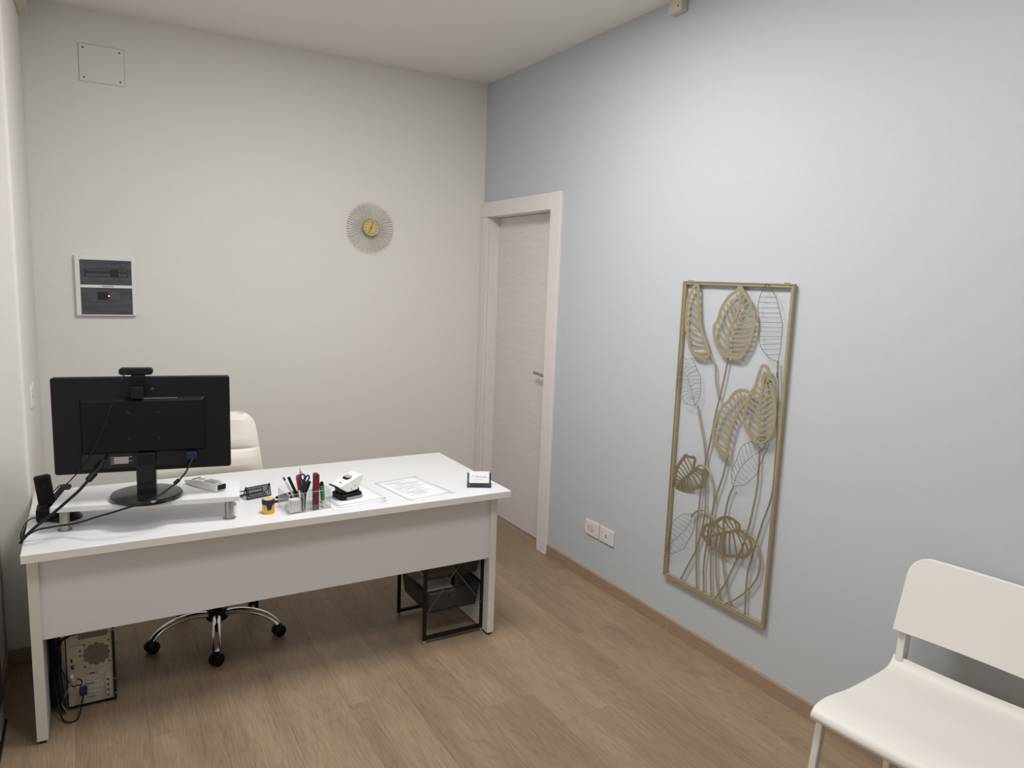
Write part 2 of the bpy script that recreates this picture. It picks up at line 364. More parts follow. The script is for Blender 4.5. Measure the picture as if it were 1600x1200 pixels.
# sunburst clock
t = thing('wall_clock', 'gold sunburst clock with thin radiating rods on the back wall', 'clock', (1.612, BY-.03, 2.015))
MB().lathe([(.050, -.014), (.054, -.008), (.055, .006), (.052, .010), (.049, .0085)], 40, TR(rx=PI/2)).obj('case', 'gold', t)
face = MB().lathe([(.0495, 0), (.0495, .0012)], 40, TR((0, -.0085, 0), rx=PI/2)).obj('dial', 'gold_bright', t)
for k in range(12):
    a = k*PI/6; box('hour_mark', 'ink_dark', -.0016, .0016, -.0107, -.0095, .033, .044, face, X=Matrix.Rotation(a, 4, 'Y'))
box('hour_hand', 'ink_dark', -.0021, .0021, -.0125, -.011, -.004, .034, t, X=Matrix.Rotation(R_(203), 4, 'Y'))
box('minute_hand', 'ink_dark', -.0016, .0016, -.0142, -.0128, -.006, .043, t, X=Matrix.Rotation(R_(17), 4, 'Y'))
MB().lathe([(.005, 0), (.004, .0025)], 12, TR((0, -.0125, 0), rx=PI/2)).obj('hub', 'ink_dark', t)
rod = MB().tube([(0, 0, .046), (0, 0, .158)], [.0009, .0023], 6).obj('rod', 'clock_ray', t)
for k in range(60):
    o = rod if k == 0 else bpy.data.objects.new('rod', rod.data)
    if k: C.objects.link(o); o.parent = t
    o.rotation_euler = (0, k*PI/30, 0); o.location = (0, .004+.003*(k % 2), 0)
MB().lathe([(.04, 0), (.04, .019)], 20, TR((0, .0295, 0), rx=PI/2)).obj('backing', 'gold', t)

# wall sockets on the blue wall
def plate(y, label, name):
    t = thing(name, label, 'socket', (RX, y, .318))
    MB().prism(rrect(.127, .086, .006), 0, .008, TR((-.0005, 0, 0), rx=PI/2, rz=-PI/2)).obj('cover_plate', 'socket', t, .0025)
    return t
t = plate(3.1915, 'white wall socket with round outlet, the one nearer the door', 'wall_socket')
XP = lambda y, z, x=-.0085: TR((x, y, z), ry=-PI/2)
MB().lathe([(.019, 0), (.019, .0012), (.016, .0014)], 24, XP(-.002, 0)).obj('outlet_ring', 'gray_label', t)
MB().lathe([(.0155, 0), (.0155, .0018)], 24, XP(-.002, 0)).obj('outlet', 'socket', t)
for z in (-.009, 0, .009):
    MB().lathe([(.0026, 0), (.0026, .001)], 8, XP(-.002, z, -.0102)).obj('pin_hole', 'dark_gap', t)
    MB().lathe([(.0030, 0), (.0030, .001)], 8, XP(.03, z, -.0085)).obj('pin_hole', 'dark_gap', t)
box('name_strip', 'white', -.0092, -.0085, -.034, .04, .024, .031, t)
t = plate(3.054, 'white wall socket with flat square insert, beside the round outlet', 'wall_socket')
box('insert', 'white', -.0098, -.0085, -.018, .02, -.028, .02, t, .0008)
box('jack', 'gray_label', -.0103, -.0097, -.006, .008, -.012, .010, t)
box('name_strip', 'white', -.0092, -.0085, -.034, .04, .024, .031, t)

# ------------------------------------------------------------------ leaf wall art
ART_STEMS = [
[(2.455,1.5693),(2.433,1.5139),(2.399,1.4592),(2.367,1.4095),(2.336,1.3639),(2.327,1.3147),(2.315,1.2675),(2.295,1.2181)],
[(2.262,1.4074),(2.268,1.3675),(2.275,1.3177),(2.292,1.236),(2.313,1.1314),(2.327,1.0357),(2.344,.9461),(2.346,.9051),(2.342,.841),(2.33,.7218),(2.329,.6868),(2.338,.601),(2.349,.5442),(2.367,.4945),(2.361,.4924),(2.413,.3855),(2.452,.3043)],
[(2.426,1.1658),(2.402,1.0983),(2.368,1.0046),(2.351,.9362),(2.348,.9212),(2.352,.8712),(2.358,.8174),(2.366,.7825),(2.369,.6736),(2.372,.6536),(2.371,.5596),(2.365,.4825),(2.351,.3602),(2.343,.2951)],
[(2.415,.8635),(2.39,.885),(2.366,.8925),(2.338,.887),(2.315,.8645),(2.294,.8201),(2.282,.7758),(2.28,.7148),(2.283,.6938),(2.283,.6018),(2.276,.5117),(2.264,.3924),(2.264,.3924),(2.249,.2941)],
[(2.222,.9726),(2.231,.9078),(2.249,.8391),(2.273,.7616),(2.28,.7028),(2.282,.7038),(2.297,.6191),(2.304,.5273),(2.31,.4694),(2.31,.3914),(2.308,.3883),(2.298,.2951)],
[(2.172,.8446),(2.194,.79),(2.206,.7193),(2.207,.7093),(2.212,.6544),(2.21,.5943),(2.203,.5062),(2.202,.5002),(2.173,.3976),(2.152,.3442),(2.129,.2897)],
[(2.412,.6325),(2.393,.6551),(2.374,.6717),(2.35,.6832),(2.322,.6856),(2.293,.679),(2.272,.6636),(2.254,.6412),(2.244,.617),(2.243,.584),(2.248,.5371),(2.242,.493),(2.233,.4188),(2.231,.4048),(2.21,.3343),(2.195,.291)],
[(2.049,1.049),(2.045,.987),(2.044,.8749),(2.058,.7612),(2.06,.7423),(2.074,.6726),(2.084,.6338),(2.097,.583),(2.123,.5186),(2.156,.4352),(2.175,.3886),(2.228,.2967)],
[(1.991,1.3769),(1.98,1.2986),(1.972,1.1795),(1.965,1.0263),(1.964,.8763),(1.985,.7817),(1.998,.741),(2.019,.6494),(2.034,.5927),(2.043,.5459),(2.054,.5001),(2.056,.4092),(2.05,.2891)],
[(2.122,.6605),(2.081,.6697),(2.055,.6612),(2.025,.6356),(2.004,.6021),(1.994,.5629),(1.995,.5249),(1.994,.5529),(1.998,.501),(2.02,.4505),(2.055,.4022),(2.105,.3472),(2.177,.2877)],
[(1.995,1.4239),(1.992,1.3879),(1.99,1.3658),(1.987,1.3538)]]
# kind, outline, midrib, veins, distance in front of the frame plane
ART_LEAVES = [
['cut',[(2.4683,1.7264),(2.493,1.7202),(2.5131,1.6937),(2.5308,1.6567),(2.5351,1.6072),(2.5337,1.5577),(2.532,1.5163),(2.5186,1.4881),(2.5067,1.4557),(2.4915,1.4196),(2.4604,1.3954),(2.4175,1.3883),(2.3691,1.3995),(2.3833,1.4325),(2.4041,1.4753),(2.4278,1.5182),(2.4472,1.5617),(2.4617,1.6501)],[(2.4683,1.7264),(2.4595,1.6501),(2.4469,1.5698),(2.4246,1.5143),(2.3916,1.4601),(2.3668,1.4038)],[[(2.4722,1.6821),(2.4883,1.7021)],[(2.4673,1.6499),(2.4908,1.6697),(2.5103,1.6938)],[(2.4626,1.6137),(2.4936,1.6412),(2.5196,1.661)],[(2.4565,1.5815),(2.494,1.6167),(2.5251,1.6404)],[(2.4509,1.5534),(2.494,1.5882),(2.5276,1.6075)],[(2.4397,1.5256),(2.4907,1.5556),(2.5272,1.5745)],[(2.4262,1.5021),(2.4749,1.5114),(2.5247,1.5374)],[(2.4159,1.4826),(2.4664,1.4833),(2.517,1.5006)],[(2.4056,1.4631),(2.4587,1.4633),(2.5022,1.4685)],[(2.3923,1.4399),(2.4383,1.4281),(2.4838,1.4285)],[(2.3792,1.4188),(2.4253,1.4108),(2.4706,1.411)]],(.004,0,1.5365)],
['cut',[(2.2155,1.7265),(2.2388,1.7045),(2.2718,1.6851),(2.2991,1.6538),(2.3213,1.6183),(2.3286,1.5868),(2.336,1.5668),(2.3519,1.5463),(2.3544,1.5185),(2.3459,1.4873),(2.3321,1.4565),(2.3094,1.4306),(2.2844,1.4111),(2.2483,1.4104),(2.228,1.4096),(2.198,1.4092),(2.1746,1.4209),(2.1623,1.4429),(2.1436,1.4708),(2.1326,1.5016),(2.1263,1.5319),(2.1195,1.5694),(2.1271,1.6061),(2.1445,1.6278),(2.1501,1.6536),(2.1676,1.6755),(2.1916,1.6975)],[(2.215,1.7217),(2.212,1.6747),(2.2147,1.6256),(2.229,1.587),(2.2499,1.5477),(2.2636,1.5083),(2.2598,1.462),(2.2526,1.412)],[[(2.2151,1.6671),(2.2368,1.6856)],[(2.2198,1.6178),(2.2374,1.6439),(2.2597,1.6662)],[(2.2294,1.5908),(2.2504,1.6244),(2.269,1.6584)],[(2.2398,1.5713),(2.2642,1.6125),(2.2877,1.6425)],[(2.2501,1.5497),(2.2821,1.5887),(2.3036,1.6227)],[(2.2611,1.524),(2.2998,1.5607),(2.3193,1.5989)],[(2.2648,1.5005),(2.301,1.5216),(2.3266,1.5673)],[(2.2621,1.4696),(2.3037,1.498),(2.3433,1.5349)],[(2.2588,1.4426),(2.2946,1.4594),(2.3424,1.4954)],[(2.2546,1.4216),(2.2807,1.4252),(2.3232,1.4572)],[(2.2101,1.6747),(2.198,1.6899)],[(2.2107,1.6483),(2.1912,1.6713),(2.173,1.681)],[(2.2114,1.6219),(2.1836,1.6453),(2.1542,1.6609)],[(2.2182,1.6027),(2.1809,1.6191),(2.1487,1.6314)],[(2.2257,1.5796),(2.1882,1.5963),(2.1322,1.6097)],[(2.2361,1.56),(2.1899,1.566),(2.1271,1.5839)],[(2.2443,1.5423),(2.1976,1.5467),(2.123,1.5674)],[(2.2526,1.5245),(2.2005,1.5275),(2.1298,1.5429)],[(2.2581,1.5048),(2.203,1.5045),(2.1302,1.5242)],[(2.26,1.4834),(2.2012,1.4875),(2.1373,1.5013)],[(2.259,1.464),(2.204,1.4662),(2.1448,1.482)],[(2.2558,1.4429),(2.202,1.4472),(2.1591,1.4583)],[(2.2525,1.4256),(2.2004,1.432),(2.1716,1.4383)]],(.006,0,1.5483)],
['wire',[(2.0792,1.7369),(2.0948,1.7133),(2.1097,1.6803),(2.1147,1.6398),(2.1061,1.6033),(2.0975,1.5742),(2.0991,1.5372),(2.0928,1.5006),(2.0778,1.4684),(2.0475,1.4413),(2.0189,1.4274),(1.9898,1.4246),(1.9852,1.4431),(1.9808,1.4831),(1.9811,1.5261),(1.9814,1.569),(1.9943,1.6076),(2.0124,1.6534),(2.029,1.6852),(2.0542,1.7136)],[(2.0792,1.7369),(2.0542,1.7136)],[[(2.0984,1.7041),(2.0468,1.7065)],[(2.1096,1.6795),(2.0309,1.6823)],[(2.1138,1.6582),(2.0184,1.6604)],[(2.1141,1.6343),(2.0088,1.641)],[(2.1087,1.6142),(2.,1.6199)],[(2.103,1.596),(1.9929,1.6023)],[(2.0977,1.576),(1.9863,1.5823)],[(2.0983,1.5557),(1.9817,1.5636)],[(2.0991,1.5372),(1.9811,1.5458)],[(2.0969,1.517),(1.9811,1.5261)],[(2.0928,1.5006),(1.9817,1.5153)],[(2.0863,1.4825),(1.9813,1.4956)],[(2.075,1.463),(1.9822,1.4758)],[(2.0499,1.443),(1.9851,1.4539)]],(0,0,1.5712)],
['wire',[(2.538,1.379),(2.547,1.3432),(2.551,1.3013),(2.553,1.2703),(2.552,1.2333),(2.534,1.208),(2.504,1.1743),(2.484,1.1639),(2.459,1.1614),(2.428,1.1668),(2.407,1.2024),(2.399,1.2442),(2.406,1.2873),(2.411,1.3034),(2.44,1.345),(2.468,1.3786),(2.487,1.379),(2.51,1.3705),(2.521,1.3787)],[(2.492,1.2921),(2.46,1.2314),(2.427,1.1668)],[[(2.543,1.3651),(2.512,1.3515),(2.5,1.3593),(2.464,1.3765)],[(2.546,1.3482),(2.517,1.3376),(2.506,1.3294),(2.484,1.3539),(2.455,1.3643)],[(2.548,1.3252),(2.516,1.3236),(2.5,1.3143),(2.482,1.3319),(2.445,1.3491)],[(2.55,1.3043),(2.514,1.3055),(2.495,1.2942),(2.48,1.3099),(2.432,1.3329)],[(2.55,1.3103),(2.511,1.3075),(2.492,1.2921),(2.474,1.3117),(2.424,1.3257)],[(2.553,1.2883),(2.51,1.2925),(2.484,1.2789),(2.466,1.2986),(2.414,1.3095)],[(2.553,1.2703),(2.508,1.2784),(2.476,1.2638),(2.458,1.2814),(2.407,1.2924)],[(2.551,1.2523),(2.507,1.2624),(2.467,1.2486),(2.45,1.2642),(2.404,1.2743)],[(2.546,1.2302),(2.498,1.2422),(2.46,1.2314),(2.442,1.2431),(2.4,1.2512)],[(2.527,1.2088),(2.49,1.2251),(2.455,1.2163),(2.434,1.2259),(2.403,1.2383)],[(2.516,1.1896),(2.482,1.2099),(2.449,1.2032),(2.427,1.2158),(2.406,1.2253)],[(2.501,1.1733),(2.469,1.2006),(2.443,1.1931),(2.425,1.2037),(2.407,1.2094)],[(2.484,1.1649),(2.461,1.1905),(2.439,1.189),(2.425,1.1657)]],(.012,0,0)],
['cut',[(2.418,.9379),(2.3941,.9326),(2.3645,.94),(2.3618,.9273),(2.3758,.8989),(2.3792,.8771),(2.3544,.8838),(2.3319,.8758),(2.33,.8511),(2.3408,.8189),(2.3677,.7884),(2.406,.7697),(2.4399,.7489),(2.4844,.7342),(2.5171,.7335),(2.5401,.7373),(2.542,.7583),(2.5312,.7967),(2.5065,.8468),(2.473,.8872),(2.4391,.9184)],[(2.3816,.8744),(2.4151,.8429),(2.4579,.8106),(2.502,.7775),(2.5423,.7358)],[[(2.3935,.8652),(2.4007,.8974),(2.4162,.9235)],[(2.4108,.8482),(2.4271,.8828),(2.4398,.9097)],[(2.4294,.8316),(2.4491,.8648),(2.4675,.882)],[(2.4474,.8176),(2.4714,.8465),(2.4881,.8599)],[(2.4639,.8057),(2.489,.8248),(2.5059,.8382)],[(2.4802,.7928),(2.5069,.8028),(2.524,.8096)],[(2.4989,.7783),(2.5179,.7845),(2.5352,.7824)],[(2.5188,.7599),(2.542,.7583)],[(2.3941,.8629),(2.3592,.865),(2.3358,.8497)],[(2.4039,.8533),(2.3697,.8455),(2.3466,.8174)],[(2.4165,.8417),(2.3922,.8228),(2.3832,.7822)],[(2.4329,.829),(2.4273,.7967),(2.4255,.7602)],[(2.4474,.8176),(2.4482,.7826),(2.457,.7451)],[(2.4639,.8057),(2.4712,.7722),(2.488,.7359)],[(2.4798,.7942),(2.4946,.7617),(2.5165,.7359)]],(.03,.35,.8342)],
['cut',[(2.1061,1.2733),(2.132,1.2811),(2.1586,1.2818),(2.1898,1.2702),(2.2135,1.2462),(2.2277,1.2228),(2.2535,1.2006),(2.2769,1.1679),(2.2903,1.1359),(2.3053,1.0892),(2.3104,1.0527),(2.2989,1.0148),(2.2755,.9861),(2.2421,.9688),(2.2143,.9637),(2.213,1.0273),(2.201,1.0881),(2.1875,1.1441),(2.1556,1.2023),(2.1135,1.2545)],[(2.0832,1.2854),(2.1136,1.2557),(2.1558,1.2036),(2.1875,1.1441),(2.2012,1.0902),(2.2141,1.027),(2.2145,.9658)],[[(2.1253,1.2424),(2.1457,1.2605)],[(2.1392,1.2237),(2.1706,1.2677)],[(2.1534,1.2069),(2.1873,1.257)],[(2.1649,1.1882),(2.2073,1.2394)],[(2.1763,1.1673),(2.2269,1.2152)],[(2.1848,1.1446),(2.2473,1.195)],[(2.1918,1.122),(2.2629,1.1709)],[(2.1998,1.0926),(2.2765,1.1469)],[(2.2051,1.0635),(2.2863,1.119)],[(2.2102,1.0322),(2.2974,1.0862)],[(2.2115,1.0014),(2.2643,1.0172),(2.3004,1.0412)],[(2.2122,.9816),(2.2616,.9912),(2.2866,1.0084)]],(.01,0,1.1412)],
['cut',[(2.057,1.4032),(2.07,1.3795),(2.08,1.3457),(2.087,1.3148),(2.1,1.2871),(2.122,1.2545),(2.129,1.2117),(2.139,1.1599),(2.13,1.1277),(2.109,1.0973),(2.078,1.0716),(2.047,1.067),(2.027,1.0716),(2.,1.094),(1.979,1.1296),(1.972,1.1715),(1.973,1.2195),(1.985,1.2777),(2.002,1.3071),(2.013,1.3383),(2.012,1.3413),(2.018,1.3724),(2.034,1.3967)],[(2.042,1.3739),(2.049,1.33),(2.053,1.2681),(2.055,1.1982),(2.052,1.1411),(2.042,1.0699)],[[(2.052,1.2891),(2.077,1.3066)],[(2.053,1.2641),(2.08,1.2817),(2.094,1.294)],[(2.054,1.2431),(2.087,1.2598),(2.107,1.2712)],[(2.055,1.2212),(2.095,1.238),(2.123,1.2486)],[(2.055,1.1962),(2.093,1.2129),(2.126,1.2296)],[(2.054,1.1691),(2.09,1.1849),(2.131,1.2037)],[(2.052,1.1431),(2.092,1.1549),(2.135,1.1728)],[(2.049,1.119),(2.089,1.1259),(2.134,1.1438)],[(2.045,1.095),(2.081,1.0987),(2.122,1.1165)],[(2.05,1.2931),(2.033,1.3197),(2.012,1.3303)],[(2.051,1.2641),(2.03,1.2917),(2.002,1.3111)],[(2.052,1.2401),(2.023,1.2685),(1.991,1.2909)],[(2.053,1.2151),(2.02,1.2445),(1.983,1.2697)],[(2.053,1.1901),(2.017,1.2164),(1.977,1.2466)],[(2.052,1.1661),(2.015,1.1923),(1.974,1.2195)],[(2.049,1.141),(2.012,1.1643),(1.972,1.1915)],[(2.047,1.117),(2.009,1.1402),(1.975,1.1625)],[(2.043,1.0929),(2.011,1.1113),(1.98,1.1376)],[(2.043,1.3679),(2.057,1.3522),(2.056,1.3242)],[(2.043,1.3679),(2.03,1.3547),(2.021,1.3235)]],(.014,0,0)],
['wire',[(2.1649,.8477),(2.1789,.8734),(2.1828,.9113),(2.1721,.9408),(2.1566,.9789),(2.146,1.0155),(2.1253,1.0461),(2.0897,1.0643),(2.0633,1.0761),(2.0325,1.0846),(2.006,1.087),(1.9977,1.0712),(2.0036,1.0444),(2.0198,1.008),(2.0339,.9716),(2.0438,.9359),(2.0726,.9028),(2.1021,.8709),(2.1391,.8579)],[(2.1649,.8477),(2.1531,.8989),(2.1249,.9514),(2.0827,.9984),(2.0405,1.0332),(2.0063,1.0695)],[[(2.1608,.87),(2.1798,.8965)],[(2.1561,.8905),(2.1778,.9241)],[(2.1472,.9119),(2.1701,.9452)],[(2.1371,.9314),(2.1586,.9746)],[(2.1249,.9514),(2.1495,1.0033)],[(2.1101,.9691),(2.1397,1.0243)],[(2.0932,.9878),(2.123,1.0466)],[(2.0742,1.0058),(2.1029,1.0573)],[(2.0552,1.0217),(2.0829,1.0664)],[(2.0343,1.0389),(2.061,1.0765)],[(2.1583,.8784),(2.116,.8675)],[(2.1509,.9013),(2.0937,.8806)],[(2.1411,.9229),(2.0788,.8956)],[(2.1289,.9448),(2.0641,.9105)],[(2.1122,.9664),(2.0499,.9289)],[(2.0953,.9851),(2.0425,.9455)],[(2.0763,1.0035),(2.0376,.9634)],[(2.0573,1.0198),(2.0305,.9817)],[(2.0385,1.0355),(2.018,1.0121)],[(2.0242,1.0494),(2.0072,1.0364)]],(.004,0,.976)],
['wire',[(2.3952,.6478),(2.4565,.6302),(2.5096,.587),(2.5347,.5442),(2.5402,.4999),(2.547,.4477),(2.554,.406),(2.5122,.4143),(2.4664,.4424),(2.4314,.4716),(2.4121,.5125),(2.3855,.5689),(2.3786,.6186)],[(2.3952,.6478),(2.4232,.578),(2.4738,.5172),(2.5266,.4615),(2.5543,.4095)],[[(2.401,.6325),(2.4383,.6355)],[(2.4082,.6133),(2.4695,.6182)],[(2.4172,.5921),(2.4916,.6006)],[(2.4299,.5704),(2.5092,.5836)],[(2.4465,.5487),(2.5246,.5614)],[(2.4652,.5269),(2.5324,.5414)],[(2.486,.5043),(2.5368,.5152)],[(2.5088,.4801),(2.5402,.4892)],[(2.5302,.4575),(2.5445,.4629)],[(2.4068,.6172),(2.3798,.6033)],[(2.4172,.5921),(2.3844,.5761)],[(2.4315,.5672),(2.3954,.5487)],[(2.4524,.5413),(2.41,.52)],[(2.4738,.5172),(2.4205,.4946)],[(2.4956,.4942),(2.4332,.471)],[(2.5176,.4701),(2.4611,.4463)],[(2.5367,.444),(2.4937,.4248)]],(.004,0,.5186)],
['cut',[(2.3171,.5731),(2.3015,.614),(2.2809,.6366),(2.2421,.6569),(2.2101,.6763),(2.1765,.7047),(2.1419,.7242),(2.1106,.7322),(2.0839,.7298),(2.0641,.7218),(2.0597,.7062),(2.0643,.6879),(2.0374,.681),(2.0189,.6691),(2.0077,.6474),(2.0078,.6249),(2.0248,.5947),(2.0553,.5623),(2.0862,.5443),(2.1247,.5362),(2.1615,.5229),(2.1961,.5135),(2.223,.5152),(2.2448,.523),(2.2754,.5252),(2.2922,.5341),(2.3042,.5513)],[(2.0603,.6901),(2.0872,.6738),(2.1195,.6596),(2.1571,.6418),(2.2003,.6198),(2.2495,.594),(2.2815,.5775),(2.3196,.5684)],[[(2.1068,.6675),(2.1294,.6816),(2.1471,.7097)],[(2.0903,.6758),(2.1081,.6945),(2.1194,.7259)],[(2.0838,.681),(2.0832,.7084),(2.0895,.729)],[(2.1604,.6438),(2.1836,.6581),(2.201,.6738)],[(2.1999,.6215),(2.199,.6501),(2.1996,.6718)],[(2.2125,.6173),(2.2346,.6228),(2.2523,.6394)],[(2.2534,.5943),(2.2699,.6081),(2.2967,.6139)],[(2.2742,.5825),(2.2652,.6193),(2.2519,.649)],[(2.1604,.6438),(2.1601,.678),(2.1484,.7124)],[(2.0632,.6846),(2.0345,.6699),(2.0289,.6628)],[(2.0794,.6763),(2.0458,.6329),(2.0369,.5858)],[(2.0879,.6705),(2.0683,.6191),(2.0783,.5555)],[(2.1102,.6602),(2.1103,.6016),(2.1104,.5423)],[(2.1288,.6511),(2.1453,.5896),(2.1559,.5275)],[(2.1583,.6368),(2.1835,.5764),(2.1959,.5146)],[(2.1861,.6229),(2.2103,.5608),(2.2236,.5175)],[(2.2141,.6105),(2.2376,.5578),(2.2443,.5247)],[(2.2546,.589),(2.2785,.5567),(2.2864,.5377)],[(2.2799,.5758),(2.2966,.5408)]],(.05,.35,.6034)]]

AX = RX-.018
t = thing('wall_art', 'tall gold metal leaf panel in a thin frame on the blue wall', 'wall art', (AX, 2.252, .281))
OY, OZ = -2.252, -.281
fr = MB(); ya, yb, za, zb = 1.944, 2.571, .281, 1.738; b_ = .0165
for a, b, c, d in ((ya, ya+b_, za, zb), (yb-b_, yb, za, zb), (ya+b_, yb-b_, za, za+b_), (ya+b_, yb-b_, zb-b_, zb)): fr.box(-.002, .012, a+OY, b+OY, c+OZ, d+OZ)
fr.obj('frame', 'gold', t, .0015, 1)
lip = MB()
for a, b, c, d in ((ya, ya+.004, za, zb), (yb-.004, yb, za, zb), (ya+.004, yb-.004, za, za+.004), (ya+.004, yb-.004, zb-.004, zb)): lip.box(-.0055, -.0021, a+OY, b+OY, c+OZ, d+OZ)
lip.obj('frame_lip', 'gold', t)
for st in ART_STEMS:
    P = smooth([Vector((0, y+OY, z+OZ)) for y, z in st], 4)
    MB().tube([(.001, p.y, p.z) for p in P], .0042, 6).obj('stem', 'gold', t)
for kind, outl, mid, veins, (dep, tilt, zc) in ART_LEAVES:
    sh = lambda P: [Vector((y+OY, z+OZ)) for y, z in P]
    O = smooth(sh(outl), 3, True); cc = sum(O, Vector((0, 0)))/len(O)
    base = -.006-dep*.5
    if kind == 'cut':
        O = [cc+(p-cc)*.965 for p in O]
        lean = lambda mb: (setattr(mb, 'v', [(x-tilt*(z-OZ-zc), y, z) for x, y, z in mb.v]), mb)[1]
        lf = lean(MB().ribbon(O, .0150, base, base+.002, True)).obj('leaf', 'gold', t)
        lean(MB().ribbon(smooth(sh(mid), 3), .0135, base-.0006, base+.0016)).obj('midrib', 'gold', lf)
        for v in veins: lean(MB().ribbon(smooth(sh(v), 3), .0092, base+.0004, base+.0022)).obj('vein', 'gold', lf)
    else:
        lf = MB().tube([(base, p.x, p.y) for p in O], .0011, 5, True).obj('wire_leaf', 'bronze', t)
        MB().tube([(base, p.x, p.y) for p in smooth(sh(mid), 3)], .0010, 5).obj('midrib', 'bronze', lf)
        for v in veins: MB().tube([(base, p.x, p.y) for p in smooth(sh(v), 3)], .00075, 5).obj('vein', 'bronze', lf)
MB().tube(smooth([(-.012, y+OY, z+OZ) for y, z in [(2.054,1.0851),(2.039,1.0958),(2.012,1.1023),(2.016,1.0894),(2.033,1.0807)]], 4, True), .002, 6, True).obj('wire_loop', 'bronze', t)
for y in (2.53, 1.985): MB().tube([(RX-.001, y, 1.7405), (AX-.009, y, 1.7405), (AX-.0105, y, 1.744)], .0018, 6).obj('picture_hook', 'gold', None)
for k, o in enumerate([o for o in C.objects if o.name.startswith('picture_hook')]):
    tag(o, ['thin hook holding the left top corner of the leaf panel', 'thin hook holding the right top corner of the leaf panel'][k], 'hook', 'hooks of the leaf panel')

# ------------------------------------------------------------------ desk
DT = .739
t = thing('office_desk', 'large white office desk with panel legs and modesty panel', 'desk', (0, 0, 0))
top = box('desktop', 'desk', -.227, 1.675, 2.812, 3.62, .709, DT, t, .0015)
eb = MB(); eb.box(-.2278, 1.6758, 2.8105, 2.812, .7095, DT-.0015); eb.box(1.675, 1.6765, 2.812, 3.62, .7095, DT-.0015); eb.box(-.2285, -.227, 2.812, 3.62, .7095, DT-.0015)
eb.obj('edge_band', 'desk_edge', top)
for x0 in (-.2186, 1.612):
    lg = box('leg_panel', 'desk', x0, x0+.034, 2.886, 3.56, .012, .709, t, .001)
    box('edge_band', 'desk_edge', x0, x0+.034, 2.8845, 2.886, .012, .709, lg)
    for y in (2.905, 3.53): MB().lathe([(.014, 0), (.014, .0115)], 12, TR((x0+.017, y, 0))).obj('foot_glide', 'rubber', lg)
box('modesty_panel', 'desk', -.1846, 1.612, 2.898, 2.916, .388, .709, t, .0005)

# ------------------------------------------------------------------ monitor riser and what stands on it
RR = R_(-10.3)
t = thing('monitor_riser', 'white shelf on four steel legs under the monitor', 'riser', (.19, 3.068, DT), RR)
RZ = .096
box('shelf', 'desk', -.322, .322, -.118, .118, RZ-.019, RZ, t, .001)
for sx in (-1, 1):
    for sy in (-1, 1):
        MB().lathe([(.024, 0), (.024, .004), (.0165, .0055), (.016, .008), (.016, RZ-.0195)], 24, TR((sx*.283, sy*.088, 0))).obj('leg', 'steel', t)
ST = DT+RZ
t = thing('monitor', 'black monitor seen from behind on the white riser', 'monitor', (.172, 3.018, ST), R_(-9.05))
mw, mh, mz = .601, .36, 1.125-ST
MB().prism(rrect(mw, mh, .010), -.012, .02, TR((0, 0, mz), rx=PI/2)).obj('bezel', 'black', t, .004, 3)
MB().prism(rrect(mw-.03, mh-.03, .004), -.0125, -.0119, TR((0, 0, mz), rx=PI/2)).obj('screen', 'black_gloss', t)
# raised rear housing with sloped edges
hw, hz0, hz1 = .425, -.10, .105
hs = MB(); y0, y1 = -.0195, -.042; s_ = .012
vs = [(-hw/2, y0, mz+hz0), (hw/2, y0, mz+hz0), (hw/2, y0, mz+hz1), (-hw/2, y0, mz+hz1), (-hw/2+s_, y1, mz+hz0+.002), (hw/2-s_, y1, mz+hz0+.002), (hw/2-s_, y1, mz+hz1-s_), (-hw/2+s_, y1, mz+hz1-s_)]
hs.add(vs, [(4, 5, 6, 7), (0, 1, 5, 4), (1, 2, 6, 5), (2, 3, 7, 6), (3, 0, 4, 7), (3, 2, 1, 0)])
rear = hs.obj('rear_housing', 'black_matt', t, .003)
vg = MB()
for k in range(34): x = -.005+k*.0036; vg.box(x, x+.0016, -.034, -.0265, mz+.0995, mz+.1015, None)
vg.obj('vent_slots', 'gray_label', rear)['kind'] = 'stuff'
for x in (-.05, .05):
    for z in (-.05, .05): MB().lathe([(.006, 0), (.006, .001), (.003, .0012)], 12, TR((x, -.0421, mz+z), rx=PI/2)).obj('mount_hole', 'black_gloss', rear)
MB().prism(rrect(.42, .058, .004), .0195, .024, TR((0, 0, mz-.134), rx=PI/2)).obj('port_strip', 'black_gloss', t, .001)
lb = box('rating_label', 'gray_label', -.106, -.058, -.0252, -.0241, mz-.145, mz-.122, t)
for k in range(4): box('print_line', 'white', -.118, -.058+.012*(k % 2), -.0256, -.0253, mz-.146+k*.008, mz-.1445+k*.008, lb)
MB().tube([(.006, -.0252, mz+.133), (.010, -.0252, mz+.140), (.014, -.0252, mz+.133)], .0008, 5, True, False).obj('emblem', 'gray_label', t, loc=(.02, .0045, 0))
st = MB(); st.box(-.034, .034, -.032, .012, .02, mz-.11); st.obj('stand_neck', 'black_gloss', t, .006, 3)
st = MB(); st.box(-.03, .036, -.045, -.012, mz-.15, mz-.105); st.obj('neck_cover', 'black', t, .004, 2)
MB().lathe([(.121, 0), (.126, .003), (.127, .012), (.122, .019), (.09, .0225), (.0, .024)], 56, TR((-.004, .004, 0))).obj('stand_base', 'black_gloss', t)
vgp = MB().box(.143, .179, -.060, -.024, mz-.135, mz-.108).obj('video_plug', 'blue_plug', t, .004)
MB().lathe([(.006, 0), (.006, .012), (.004, .02)], 10, TR((.161, -.05, mz-.134), rx=PI)).obj('plug_collar', 'black', vgp)

